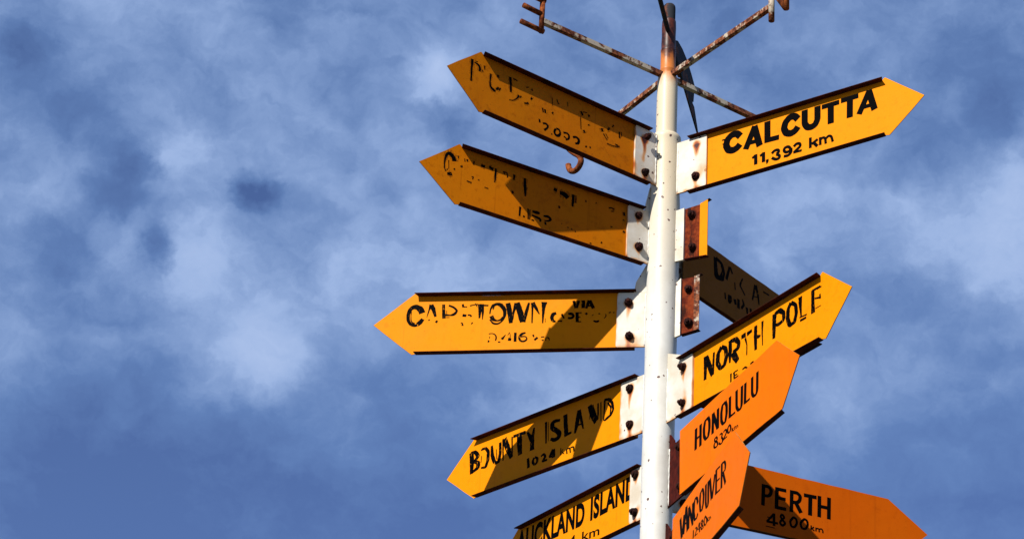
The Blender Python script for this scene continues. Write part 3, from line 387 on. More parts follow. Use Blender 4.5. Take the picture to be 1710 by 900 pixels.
 'cen_dist': [[(0.615,-0.0367,0.0078,0.0078),(0.616,-0.0768,0.0062,0.0062)],[(0.6012,-0.0719,0.0078,0.0078),(0.5931,-0.0732,0.0055,0.0055)],[(0.5814,-0.0335,0.0055,0.0055),(0.5789,-0.0785,0.0047,0.0047)],[(0.5734,-0.0348,0.0039,0.0039),(0.5722,-0.0782,0.0039,0.0039)],[(0.5631,-0.0394,0.0078,0.0078),(0.5432,-0.0387,0.0118,0.0118),(0.5313,-0.0368,0.0079,0.0079)],[(0.5642,-0.0557,0.0055,0.0055),(0.5381,-0.059,0.0086,0.0086),(0.524,-0.0623,0.0079,0.0078),(0.5294,-0.0721,0.0063,0.0063)],[(0.5651,-0.0759,0.0055,0.0055),(0.5532,-0.0759,0.0055,0.0055)],[(0.5149,-0.0433,0.0055,0.0055),(0.4951,-0.0388,0.0099,0.0098),(0.4806,-0.048,0.0079,0.0079),(0.4941,-0.0584,0.0063,0.0063),(0.51,-0.0617,0.0039,0.0039)],[(0.5094,-0.0734,0.0098,0.0098),(0.5015,-0.0708,0.0099,0.0098)],[(0.4382,-0.05,0.0032,0.0032),(0.4342,-0.0507,0.0032,0.0032)],[(0.4117,-0.0573,0.004,0.0039),(0.4056,-0.0573,0.004,0.0039)],[(0.3954,-0.0599,0.0048,0.0047),(0.3893,-0.0599,0.0048,0.0047)],[(0.379,-0.0645,0.0056,0.0055),(0.375,-0.0632,0.0056,0.0055)],[(0.4317,-0.1017,0.0048,0.0047),(0.4177,-0.1011,0.0063,0.0063)],[(0.2647,-0.0733,0.0073,0.0071),(0.2585,-0.0753,0.0057,0.0055)],[(0.3128,-0.093,0.004,0.0039),(0.3047,-0.0923,0.004,0.0039)]],
 'dak_name': [[(0.3363,0.0906,0.0155,0.0103),(0.3403,0.0469,0.0186,0.0123),(0.3474,0.0087,0.0248,0.0163),(0.3817,0.0161,0.0249,0.0164),(0.3936,0.0506,0.0175,0.0115),(0.3804,0.0819,0.0156,0.0103),(0.3425,0.0894,0.0186,0.0124)],[(0.4339,0.0921,0.0101,0.0066),(0.413,0.0263,0.0125,0.0082)],[(0.437,0.0935,0.0101,0.0066),(0.4533,0.0697,0.0101,0.0066)],[(0.4697,0.0396,0.005,0.0033),(0.4734,0.008,0.0063,0.0041)],[(0.5233,0.0808,0.0064,0.0042),(0.5047,0.043,0.0089,0.0058),(0.5403,0.0133,0.0089,0.0058)],[(0.6103,0.091,0.0116,0.0075),(0.5916,0.0155,0.0077,0.005)],[(0.6135,0.0924,0.0142,0.0092),(0.6301,0.0537,0.0116,0.0075),(0.6369,0.0148,0.0065,0.0042)],[(0.5979,0.035,0.0051,0.0033),(0.6269,0.0439,0.0052,0.0033)],[(0.6657,0.0866,0.0091,0.0059),(0.7082,0.0889,0.0079,0.0051)],[(0.6758,0.0364,0.013,0.0084),(0.6823,0.0351,0.0104,0.0067)]],
 'dak_dist': [[(0.4047,-0.0354,0.0075,0.0049),(0.4083,-0.0626,0.0075,0.0049)],[(0.4298,-0.0323,0.0088,0.0057),(0.4363,-0.0459,0.0188,0.0123),(0.4336,-0.0677,0.0125,0.0082),(0.449,-0.0485,0.0088,0.0057),(0.4424,-0.0308,0.0088,0.0057)],[(0.4709,-0.0345,0.0157,0.0103),(0.4776,-0.0563,0.0126,0.0082)],[(0.4961,-0.0232,0.0126,0.0082),(0.4967,-0.0643,0.0139,0.009)],[(0.5214,-0.0118,0.0076,0.005),(0.5344,-0.0309,0.0102,0.0066),(0.5156,-0.0559,0.0101,0.0066)],[(0.5537,-0.0348,0.0127,0.0083),(0.5572,-0.0622,0.0089,0.0058)],[(0.5792,-0.0276,0.0128,0.0083),(0.5827,-0.0509,0.0089,0.0058)]],
 'cal_name': [[(0.3325,0.0597,0.027,0.0276),(0.3165,0.078,0.0271,0.0277),(0.2941,0.0787,0.0271,0.0277),(0.2756,0.063,0.0272,0.0277),(0.2698,0.0385,0.0272,0.0277),(0.2799,0.015,0.0271,0.0276),(0.2996,0.0072,0.027,0.0275),(0.3181,0.0129,0.027,0.0275),(0.331,0.026,0.027,0.0276)],[(0.3953,0.0869,0.0241,0.0248),(0.3553,-0.0051,0.0241,0.0246)],[(0.3925,0.0877,0.0259,0.0267),(0.4166,-0.0087,0.0257,0.0264)],[(0.3713,0.0184,0.0167,0.0171),(0.4128,0.0175,0.0166,0.017)],[(0.4492,0.091,0.0248,0.0257),(0.4496,-0.0037,0.0247,0.0254)],[(0.4404,0.0076,0.0202,0.0208),(0.4998,0.0053,0.02,0.0207)],[(0.5806,0.0593,0.0262,0.0273),(0.5657,0.0781,0.0263,0.0274),(0.5453,0.0789,0.0263,0.0274),(0.5271,0.0619,0.0264,0.0274),(0.5202,0.0371,0.0264,0.0273),(0.5293,0.0141,0.0263,0.0272),(0.5497,0.005,0.0262,0.0272),(0.5678,0.0115,0.0262,0.0272),(0.5805,0.0264,0.0262,0.0272)],[(0.6088,0.091,0.0248,0.0259),(0.6085,0.0308,0.0247,0.0258),(0.6197,0.0104,0.0247,0.0257),(0.6377,0.0067,0.0246,0.0257),(0.6534,0.0135,0.0246,0.0257),(0.6625,0.0327,0.0246,0.0257),(0.6629,0.0913,0.0246,0.0258)],[(0.6808,0.08,0.0188,0.0197),(0.7545,0.08,0.0186,0.0196)],[(0.7188,0.0806,0.0245,0.0257),(0.718,-0.0034,0.0244,0.0255)],[(0.7612,0.0821,0.0186,0.0196),(0.8343,0.0822,0.0184,0.0195)],[(0.7989,0.0809,0.0242,0.0256),(0.7969,-0.002,0.0241,0.0254)],[(0.8793,0.0911,0.0218,0.0232),(0.8352,0.0003,0.0218,0.0231)],[(0.8767,0.0919,0.0249,0.0265),(0.8996,0.0009,0.0247,0.0262)],[(0.851,0.0255,0.0148,0.0157),(0.8948,0.0256,0.0148,0.0157)],[(0.2512,0.0666,0.0047,0.0048),(0.2625,0.067,0.0066,0.0067)],[(0.2533,0.0483,0.0038,0.0038),(0.2618,0.0491,0.0056,0.0057)],[(0.2564,0.0331,0.0038,0.0038),(0.2648,0.0339,0.0056,0.0057)]],
 'cal_dist': [[(0.3993,-0.0401,0.0138,0.0141),(0.3996,-0.0852,0.0138,0.0141)],[(0.3842,-0.0529,0.0101,0.0103),(0.4007,-0.0438,0.0101,0.0103)],[(0.4328,-0.0409,0.0137,0.0141),(0.433,-0.0849,0.0137,0.014)],[(0.4177,-0.0537,0.0101,0.0103),(0.4337,-0.0449,0.0101,0.0103)],[(0.4485,-0.077,0.0119,0.0122),(0.4503,-0.0869,0.0109,0.0112),(0.4467,-0.0965,0.0036,0.0037)],[(0.4685,-0.0582,0.0114,0.0117),(0.4794,-0.0475,0.0114,0.0117),(0.4953,-0.0481,0.0114,0.0117),(0.5007,-0.0592,0.0113,0.0117),(0.4876,-0.0659,0.0114,0.0117)],[(0.4876,-0.0659,0.0114,0.0117),(0.5039,-0.0774,0.0113,0.0117),(0.5003,-0.0884,0.0113,0.0116),(0.484,-0.0886,0.0114,0.0117),(0.4685,-0.076,0.0114,0.0117)],[(0.5496,-0.0633,0.0113,0.0116),(0.5406,-0.0479,0.0113,0.0117),(0.5248,-0.0478,0.0113,0.0117),(0.5184,-0.0599,0.0113,0.0117),(0.5284,-0.0717,0.0113,0.0116),(0.5451,-0.0698,0.0113,0.0116),(0.5519,-0.0584,0.0113,0.0116)],[(0.551,-0.059,0.0113,0.0116),(0.551,-0.0777,0.0113,0.0116),(0.5383,-0.0878,0.0113,0.0116),(0.5193,-0.0853,0.0113,0.0116)],[(0.5623,-0.0564,0.0113,0.0116),(0.5722,-0.0459,0.0113,0.0116),(0.588,-0.0484,0.0112,0.0116),(0.5906,-0.0618,0.0112,0.0116),(0.5744,-0.0732,0.0112,0.0116),(0.5618,-0.0819,0.0113,0.0116)],[(0.56,-0.0813,0.0095,0.0098),(0.5959,-0.082,0.0094,0.0097)],[(0.632,-0.0373,0.0112,0.0116),(0.6318,-0.0837,0.0112,0.0116)],[(0.6632,-0.0543,0.0107,0.0111),(0.6372,-0.0677,0.0107,0.0111)],[(0.644,-0.0619,0.012,0.0125),(0.6617,-0.0845,0.012,0.0125)],[(0.6731,-0.0485,0.0102,0.0107),(0.6737,-0.0835,0.0102,0.0106)],[(0.6739,-0.0604,0.0098,0.0102),(0.6842,-0.0524,0.0098,0.0102),(0.6944,-0.0588,0.0098,0.0102),(0.6964,-0.0844,0.0097,0.0101)],[(0.6961,-0.0626,0.0098,0.0102),(0.7086,-0.0525,0.0097,0.0102),(0.7201,-0.0588,0.0097,0.0102),(0.7256,-0.0846,0.0097,0.0101)]],
 'hon_name': [[(0.3277,0.0774,0.0191,0.009),(0.3271,-0.0057,0.019,0.0089)],[(0.3651,0.0773,0.0189,0.0089),(0.3663,-0.0076,0.0188,0.0088)],[(0.3293,0.034,0.0162,0.0076),(0.3667,0.0346,0.016,0.0075)],[(0.4263,0.0775,0.0187,0.0089),(0.4024,0.0732,0.0188,0.0089),(0.3931,0.0488,0.0188,0.0089),(0.396,0.017,0.0187,0.0088),(0.4105,0.0,0.0187,0.0088),(0.4288,0.0032,0.0186,0.0088),(0.4389,0.0293,0.0186,0.0088),(0.4379,0.0602,0.0186,0.0088),(0.4263,0.0783,0.0187,0.0089)],[(0.4668,0.0771,0.0185,0.0088),(0.4656,-0.0023,0.0185,0.0088)],[(0.4668,0.0749,0.0204,0.0097),(0.5054,0.0046,0.0202,0.0096)],[(0.5069,0.0777,0.0184,0.0088),(0.5073,-0.0005,0.0183,0.0087)],[(0.5648,0.0773,0.0182,0.0088),(0.5423,0.074,0.0183,0.0088),(0.534,0.0473,0.0183,0.0088),(0.5358,0.0163,0.0182,0.0087),(0.5488,-0.0001,0.0182,0.0087),(0.5667,0.0009,0.0181,0.0087),(0.5768,0.0289,0.0181,0.0087),(0.576,0.0594,0.0181,0.0087),(0.5648,0.0782,0.0182,0.0088)],[(0.6023,0.0812,0.018,0.0087),(0.6024,0.0007,0.018,0.0087)],[(0.6023,0.0037,0.0153,0.0074),(0.6449,0.0038,0.0151,0.0073)],[(0.6539,0.0828,0.0178,0.0087),(0.6552,0.0186,0.0178,0.0086),(0.6687,0.0008,0.0177,0.0086),(0.6863,-0.0013,0.0176,0.0086),(0.6949,0.0099,0.0176,0.0086),(0.6962,0.0813,0.0177,0.0087)],[(0.7225,0.0804,0.0176,0.0086),(0.7203,0.0027,0.0175,0.0086)],[(0.7203,0.0053,0.0149,0.0073),(0.7584,0.0056,0.0148,0.0073)],[(0.7747,0.0794,0.0174,0.0086),(0.7747,0.0176,0.0173,0.0085),(0.7861,0.002,0.0173,0.0085),(0.8033,-0.0,0.0172,0.0085),(0.8134,0.0112,0.0172,0.0085),(0.8143,0.0817,0.0172,0.0086)]],
 'hon_dist': [[(0.4954,-0.027,0.011,0.0052),(0.4818,-0.0277,0.011,0.0052),(0.4831,-0.039,0.011,0.0052),(0.4959,-0.0431,0.011,0.0052),(0.5066,-0.0381,0.011,0.0052),(0.4954,-0.0261,0.011,0.0052)],[(0.4941,-0.0436,0.011,0.0052),(0.4779,-0.0476,0.011,0.0052),(0.4801,-0.0615,0.011,0.0052),(0.4965,-0.0661,0.011,0.0052),(0.5099,-0.061,0.0109,0.0052),(0.5032,-0.0475,0.011,0.0052),(0.4922,-0.0429,0.011,0.0052)],[(0.5226,-0.0311,0.0109,0.0052),(0.5361,-0.0291,0.0109,0.0052),(0.5453,-0.0372,0.0109,0.0052),(0.5365,-0.0464,0.0109,0.0052),(0.5484,-0.0535,0.0109,0.0052),(0.5461,-0.0675,0.0109,0.0052),(0.5309,-0.0697,0.0109,0.0052),(0.5162,-0.0585,0.0109,0.0052)],[(0.5542,-0.0346,0.0109,0.0052),(0.5629,-0.0275,0.0108,0.0052),(0.5765,-0.0333,0.0108,0.0052),(0.5785,-0.0427,0.0108,0.0052),(0.5636,-0.0535,0.0108,0.0052),(0.5531,-0.0628,0.0109,0.0052)],[(0.5531,-0.0619,0.009,0.0043),(0.5834,-0.061,0.009,0.0043)],[(0.5986,-0.0255,0.0108,0.0052),(0.5871,-0.0314,0.0108,0.0052),(0.5857,-0.0457,0.0108,0.0052),(0.5948,-0.0547,0.0108,0.0052),(0.608,-0.0509,0.0107,0.0052),(0.6122,-0.0399,0.0107,0.0052),(0.6076,-0.0294,0.0107,0.0052),(0.5968,-0.0248,0.0108,0.0052)],[(0.6212,-0.045,0.0054,0.0026),(0.6215,-0.0609,0.0054,0.0026)],[(0.6328,-0.0486,0.0053,0.0026),(0.6231,-0.053,0.0054,0.0026),(0.6348,-0.0614,0.0053,0.0026)],[(0.6416,-0.0481,0.0053,0.0026),(0.6419,-0.0618,0.0053,0.0026)],[(0.6416,-0.0511,0.0053,0.0026),(0.6522,-0.0505,0.0053,0.0026),(0.6542,-0.0628,0.0053,0.0026)],[(0.654,-0.0542,0.0053,0.0026),(0.6654,-0.0506,0.0053,0.0026),(0.6674,-0.0633,0.0053,0.0026)]],
 'van_name': [[(0.3108,0.0897,0.0212,0.0066),(0.3316,0.0084,0.021,0.0065)],[(0.3547,0.0856,0.0144,0.0045),(0.3353,0.01,0.0144,0.0045)],[(0.3789,0.1062,0.017,0.0053),(0.3542,0.0135,0.017,0.0053)],[(0.3815,0.1051,0.0222,0.007),(0.4015,0.0078,0.022,0.0069)],[(0.361,0.0472,0.0157,0.0049),(0.3956,0.0418,0.0156,0.0049)],[(0.4128,0.0901,0.0168,0.0053),(0.414,0.009,0.0168,0.0052)],[(0.4155,0.0882,0.022,0.0069),(0.4601,0.0126,0.0217,0.0068)],[(0.4596,0.0865,0.0167,0.0053),(0.4607,0.0034,0.0166,0.0052)],[(0.5195,0.0598,0.0189,0.006),(0.5096,0.0825,0.019,0.006),(0.4904,0.0925,0.0191,0.0061),(0.4763,0.0787,0.0191,0.0061),(0.4732,0.0445,0.0191,0.006),(0.4849,0.0142,0.019,0.006),(0.505,0.0099,0.019,0.006),(0.5216,0.0226,0.0189,0.006)],[(0.5671,0.0904,0.0188,0.006),(0.5467,0.0826,0.0189,0.006),(0.5422,0.0512,0.0188,0.006),(0.5512,0.0201,0.0188,0.006),(0.5687,0.014,0.0187,0.006),(0.5835,0.0339,0.0187,0.006),(0.5869,0.0637,0.0187,0.006),(0.5772,0.0854,0.0187,0.006),(0.5646,0.0915,0.0188,0.006)],[(0.611,0.0914,0.0186,0.006),(0.612,0.022,0.0185,0.0059),(0.6215,0.0018,0.0185,0.0059),(0.6324,0.0011,0.0184,0.0059),(0.6404,0.0102,0.0184,0.0059),(0.6389,0.0916,0.0185,0.006)],[(0.657,0.0913,0.0196,0.0064),(0.6788,0.0087,0.0195,0.0063)],[(0.7124,0.085,0.0158,0.0051),(0.6848,0.0082,0.0158,0.0051)],[(0.7286,0.0954,0.0181,0.0059),(0.7277,0.0051,0.018,0.0059)],[(0.7276,0.0932,0.0169,0.0055),(0.7703,0.0886,0.0168,0.0055)],[(0.7294,0.0498,0.0157,0.0051),(0.7685,0.0466,0.0155,0.0051)],[(0.7276,0.0082,0.0168,0.0055),(0.7737,0.0037,0.0167,0.0054)],[(0.7902,0.0919,0.0179,0.0059),(0.7879,0.0011,0.0178,0.0058)],[(0.7891,0.0897,0.0167,0.0055),(0.8186,0.0846,0.0166,0.0055),(0.8307,0.0697,0.0165,0.0055),(0.8267,0.0522,0.0165,0.0055),(0.7906,0.0505,0.0167,0.0055)],[(0.8059,0.0478,0.0178,0.0058),(0.8321,0.0006,0.0176,0.0058)]],
 'van_dist': [[(0.4719,-0.0188,0.0114,0.0036),(0.4712,-0.0493,0.0114,0.0036)],[(0.4907,-0.0226,0.0114,0.0036),(0.503,-0.0205,0.0114,0.0036),(0.5134,-0.0306,0.0113,0.0036),(0.5004,-0.0409,0.0114,0.0036),(0.4885,-0.0485,0.0114,0.0036)],[(0.4885,-0.0477,0.0101,0.0032),(0.5219,-0.0511,0.01,0.0032)],[(0.5411,-0.0197,0.01,0.0032),(0.5199,-0.0371,0.0101,0.0032)],[(0.5187,-0.0378,0.0101,0.0032),(0.5607,-0.0436,0.01,0.0032)],[(0.5436,-0.0208,0.0113,0.0036),(0.5455,-0.056,0.0112,0.0036)],[(0.5706,-0.0229,0.0112,0.0036),(0.5586,-0.0277,0.0112,0.0036),(0.5714,-0.0387,0.0112,0.0036),(0.5858,-0.0349,0.0112,0.0036),(0.5705,-0.0221,0.0112,0.0036)],[(0.5714,-0.0387,0.0112,0.0036),(0.5596,-0.0455,0.0112,0.0036),(0.5724,-0.0577,0.0112,0.0035),(0.5893,-0.0557,0.0111,0.0035),(0.5714,-0.0387,0.0112,0.0036)],[(0.6071,-0.0244,0.0111,0.0035),(0.5954,-0.0331,0.0111,0.0035),(0.5987,-0.0499,0.0111,0.0035),(0.6124,-0.0593,0.0111,0.0035),(0.6265,-0.0516,0.011,0.0035),(0.6259,-0.0379,0.0111,0.0035),(0.607,-0.0236,0.0111,0.0035)],[(0.632,-0.0396,0.0074,0.0024),(0.6352,-0.0563,0.0073,0.0024)],[(0.6502,-0.044,0.0061,0.002),(0.6359,-0.0466,0.0061,0.002),(0.6508,-0.0577,0.0061,0.002)],[(0.6563,-0.0465,0.0061,0.002),(0.6592,-0.0585,0.0061,0.002)],[(0.6576,-0.049,0.0061,0.002),(0.6708,-0.0494,0.0061,0.002),(0.6736,-0.0594,0.0061,0.002)]],
 'per_name': [[(0.4119,0.061,0.0134,0.0131),(0.4095,-0.0243,0.0133,0.013)],[(0.4102,0.0537,0.0106,0.0104),(0.4314,0.0555,0.012,0.0118),(0.4437,0.045,0.0134,0.0131),(0.441,0.0264,0.0127,0.0124),(0.4304,0.0166,0.0113,0.011),(0.4104,0.0165,0.0105,0.0103)],[(0.4667,0.0603,0.0134,0.0132),(0.4644,-0.0265,0.0134,0.0131)],[(0.4667,0.0537,0.0127,0.0125),(0.5046,0.0538,0.0128,0.0125)],[(0.4657,0.0189,0.012,0.0117),(0.5021,0.0186,0.012,0.0117)],[(0.4644,-0.0204,0.0127,0.0124),(0.5049,-0.0201,0.0127,0.0124)],[(0.527,0.061,0.0135,0.0132),(0.5251,-0.0258,0.0134,0.0131)],[(0.5259,0.0542,0.0128,0.0125),(0.5501,0.0551,0.0128,0.0125),(0.5625,0.0446,0.0128,0.0125),(0.5589,0.0248,0.0128,0.0125),(0.5482,0.0156,0.0128,0.0125),(0.5269,0.0146,0.0128,0.0124)],[(0.5429,0.0162,0.0149,0.0145),(0.5648,-0.0213,0.0149,0.0145)],[(0.5768,0.0528,0.0136,0.0132),(0.6292,0.0535,0.0136,0.0132)],[(0.6035,0.054,0.015,0.0146),(0.6017,-0.0239,0.0149,0.0145)],[(0.6411,0.0627,0.0136,0.0132),(0.6394,-0.0226,0.0136,0.0131)],[(0.6809,0.0641,0.014,0.0136),(0.679,-0.023,0.014,0.0135)],[(0.6408,0.0213,0.0125,0.0121),(0.679,0.0213,0.0126,0.0122)]],
 'per_dist': [[(0.4545,-0.0464,0.0098,0.0096),(0.4547,-0.096,0.0098,0.0095)],[(0.4545,-0.0482,0.0077,0.0075),(0.4266,-0.0831,0.0077,0.0075)],[(0.4238,-0.0837,0.0084,0.0082),(0.4711,-0.083,0.0084,0.0082)],[(0.4265,-0.066,0.0035,0.0034),(0.4476,-0.0667,0.0035,0.0034)],[(0.4214,-0.1029,0.0031,0.0031),(0.4582,-0.1038,0.0032,0.0031)],[(0.488,-0.0422,0.0078,0.0076),(0.4792,-0.055,0.0077,0.0075),(0.488,-0.0624,0.0077,0.0075),(0.4986,-0.0544,0.0078,0.0075),(0.4873,-0.0423,0.0078,0.0076)],[(0.488,-0.0628,0.0085,0.0082),(0.4775,-0.0776,0.0084,0.0082),(0.488,-0.0898,0.0084,0.0082),(0.5021,-0.0766,0.0085,0.0082),(0.4873,-0.0629,0.0085,0.0082)],[(0.5339,-0.0446,0.0085,0.0082),(0.5197,-0.0637,0.0085,0.0082),(0.525,-0.0838,0.0085,0.0082),(0.5391,-0.0844,0.0085,0.0082),(0.5487,-0.0645,0.0085,0.0082),(0.5452,-0.0481,0.0085,0.0082),(0.5328,-0.0448,0.0085,0.0082)],[(0.5781,-0.0423,0.0085,0.0083),(0.5621,-0.0618,0.0085,0.0082),(0.5674,-0.0819,0.0085,0.0082),(0.5833,-0.0821,0.0085,0.0082),(0.5929,-0.0639,0.0085,0.0082),(0.5895,-0.0458,0.0085,0.0083),(0.5771,-0.0425,0.0085,0.0083)],[(0.6064,-0.0622,0.005,0.0048),(0.6056,-0.0809,0.005,0.0048)],[(0.6178,-0.0667,0.005,0.0048),(0.6081,-0.0745,0.005,0.0048),(0.6194,-0.0815,0.005,0.0048)],[(0.6259,-0.0667,0.005,0.0048),(0.6258,-0.0818,0.005,0.0048)],[(0.627,-0.0713,0.005,0.0048),(0.6348,-0.0666,0.005,0.0048),(0.6391,-0.0699,0.005,0.0048),(0.639,-0.0826,0.005,0.0048)],[(0.6401,-0.0703,0.005,0.0048),(0.649,-0.065,0.005,0.0048),(0.6543,-0.0701,0.005,0.0048),(0.6542,-0.0832,0.005,0.0048)]],
}
TYPE = {
 'auc_name': [('AUCKLAND',(0.8812,0.0028),(0.4412,-0.0111),0.0973,0.045),('ISLAND',(0.4046,-0.0096),(0.1329,-0.0034),0.0974,0.045)],
 'auc_dist': [('4',(0.5406,-0.0738),(0.4915,-0.0743),0.0412,0.015),('km',(0.4524,-0.0755),(0.3431,-0.0837),0.0384,0.015)],
}

# ------------------------------------------------------------------ builders
def link(name, me, mat, parent=None, loc=None):
    me.materials.append(mat)
    o = bpy.data.objects.new(name, me)
    COL.objects.link(o)
    if parent:
        o.parent = parent
    if loc:
        o.location = loc
    return o

def thing(name, label, cat, loc=(0, 0, 0), rotz=0, group=None):
    o = bpy.data.objects.new(name, None)
    o.empty_display_size = .1
    COL.objects.link(o)
    o.location = loc
    o.rotation_euler = (0, 0, rotz)
    o['label'] = label
    o['category'] = cat
    if group:
        o['group'] = group
    return o

def mesh_from_bm(name, bm, smooth=False):
    bmesh.ops.recalc_face_normals(bm, faces=bm.faces[:])
    me = bpy.data.meshes.new(name)
    bm.to_mesh(me)
    bm.free()
    for p in me.polygons:
        p.use_smooth = smooth
    return me

def slab(bm, outline, y0, y1):
    """outline in (x, z), thickness from y0 to y1"""
    a = [bm.verts.new((x, y0, z)) for x, z in outline]
    b = [bm.verts.new((x, y1, z)) for x, z in outline]
    n = len(outline)
    bm.faces.new(a)
    bm.faces.new(b[::-1])
    for i in range(n):
        bm.faces.new((a[i], b[i], b[(i + 1) % n], a[(i + 1) % n]))

def bevel_all(bm, w, seg=2):
    es = [e for e in bm.edges if len(e.link_faces) == 2 and e.calc_face_angle(0) > .5]
    bmesh.ops.bevel(bm, geom=es, offset=w, segments=seg, affect='EDGES', profile=.6, clamp_overlap=True)

def box_outline(x0, x1, z0, z1):
    return [(x0, z0), (x1, z0), (x1, z1), (x0, z1)]

def lathe(bm, prof, seg=40):
    rings = []
    for r, z in prof:
        rings.append([bm.verts.new((r * math.cos(2 * math.pi * i / seg), r * math.sin(2 * math.pi * i / seg), z)) for i in range(seg)])
    for a, b in zip(rings, rings[1:]):
        for i in range(seg):
            bm.faces.new((a[i], a[(i + 1) % seg], b[(i + 1) % seg], b[i]))
    bm.faces.new(rings[0][::-1])
    bm.faces.new(rings[-1])

def tube(bm, pts, rad, seg=10, square=False):
    """round or square bar along a list of points"""
    pts = [Vector(p) for p in pts]
    n = len(pts)
    seg = 4 if square else seg
    rings = []
    ref = None
    for i, p in enumerate(pts):
        d = (pts[min(i + 1, n - 1)] - pts[max(i - 1, 0)]).normalized()
        if ref is None:
            ref = Vector((0, 0, 1)) if abs(d.z) < .9 else Vector((1, 0, 0))
        s = d.cross(ref).normalized()
        q = s.cross(d).normalized()
        ref = q
        rr = rad[i] if isinstance(rad, (list, tuple)) else rad
        ring = []
        for k in range(seg):
            a = 2 * math.pi * (k + (.5 if square else 0)) / seg
            m = rr * (math.sqrt(2) if square else 1)
            ring.append(bm.verts.new(p + s * (m * math.cos(a)) + q * (m * math.sin(a))))
        rings.append(ring)
    for a, b in zip(rings, rings[1:]):
        for k in range(seg):
            bm.faces.new((a[k], a[(k + 1) % seg], b[(k + 1) % seg], b[k]))
    bm.faces.new(rings[0][::-1])
    bm.faces.new(rings[-1])

# ------------------------------------------------------------------ ground
bm = bmesh.new()
bmesh.ops.create_grid(bm, x_segments=40, y_segments=40, size=2500)
me = mesh_from_bm('ground', bm)
g = link('ground', me, GROUND)
g['kind'] = 'structure'

# ------------------------------------------------------------------ the post
POST = thing('signpost', 'tall round white signpost pole with rust streaked top and steel sign brackets', 'signpost')

def pipe(name, prof, mat, seg=48):
    b = bmesh.new()
    lathe(b, prof, seg)
    m = mesh_from_bm(name, b, True)
    o = link(name, m, mat, POST)
    md = o.modifiers.new('edges', 'EDGE_SPLIT')
    md.split_angle = math.radians(35)
    return o

R = .0572
prof = [(R + .0012, -.3)]
z = 0.0
while z < 6.93:
    prof.append((R + .0022 * max(0, min(1, (6.72 - z) / .06)) * max(0, min(1, (z - 5.2) / .9)) + .0006 * math.sin(z * 7.1) + .0004 * math.sin(z * 23), z))
    z += .06
prof += [(R, 6.935), (R + .0010, 6.942), (R + .0006, 6.955), (R - .004, 6.962), (.0425, 6.966)]
pipe('main_pipe', prof, POLE_PAINT)
pipe('upper_pipe', [(.0405, 6.95), (.0405, 7.10), (.0400, 7.215), (.0385, 7.232), (.033, 7.244), (.0318, 7.25)], POLE_PAINT)
pipe('rusty_neck', [(.0300, 7.22), (.0300, 7.262), (.0312, 7.266), (.0312, 7.272), (.0296, 7.276), (.0296, 7.352), (.0305, 7.357), (.0305, 7.364), (.0280, 7.369), (.0285, 7.395), (.0275, 7.43), (.0285, 7.47), (.0275, 7.50), (.0262, 7.505)], POLE_PAINT)
pipe('pole_cap', [(.0245, 7.49), (.0245, 7.565), (.0235, 7.575), (.0195, 7.581)], VANE_METAL, 28)
b = bmesh.new()
lathe(b, [(.30, -.05), (.30, .06), (.28, .085), (.07, .10)], 40)
link('footing', mesh_from_bm('footing', b), BRACKET_PAINT, POST)

# ------------------------------------------------------------------ signs
def frame_of(th):
    """direction of the arm, rotation of the local frame, side (+1/-1) of local y that faces the viewer"""
    a = math.radians(th)
    d = Vector((math.sin(a), math.cos(a), 0))
    rz = math.atan2(d.y, d.x)
    y = Vector((-d.y, d.x, 0))
    return d, rz, (1 if y.y < 0 else -1)

bolt_mesh = {}
def bolt(parent, x, y, z, s, mat=None):
    """hex head on a round washer, axis along local y, head on side s"""
    mat = mat or DARK_RUST
    key = (s, mat.name)
    wob = random.uniform(.88, 1.12)
    if key not in bolt_mesh:
        b = bmesh.new()
        rings = []
        for r, y, hexa in ((.0158, 0, 0), (.0158, .0035, 0), (.0138, .0036, 1), (.0138, .0130, 1), (.0122, .0150, 1), (.0068, .0152, 0), (.0068, .0215, 0), (.0055, .0225, 0)):
            ring = []
            for k in range(12):
                a = 2 * math.pi * k / 12
                q = r * (.866 if (hexa and k % 2) else 1)
                ring.append(b.verts.new((q * math.cos(a), s * y, q * math.sin(a))))
            rings.append(ring)
        for a_, c_ in zip(rings, rings[1:]):
            for k in range(12):
                b.faces.new((a_[k], a_[(k + 1) % 12], c_[(k + 1) % 12], c_[k]))
        b.faces.new(rings[-1])
        bolt_mesh[key] = mesh_from_bm('bolt', b)
    me = bolt_mesh[key]
    o = bpy.data.objects.new('bolt', me)
    if not me.materials:
        me.materials.append(mat)
    COL.objects.link(o)
    o.parent = parent
    o.location = (x, y, z)
    o.rotation_euler = (random.uniform(-.05, .05), random.uniform(0, 1), random.uniform(-.05, .05))
    o.scale = (wob, random.uniform(.75, 1.15), wob)
    return o

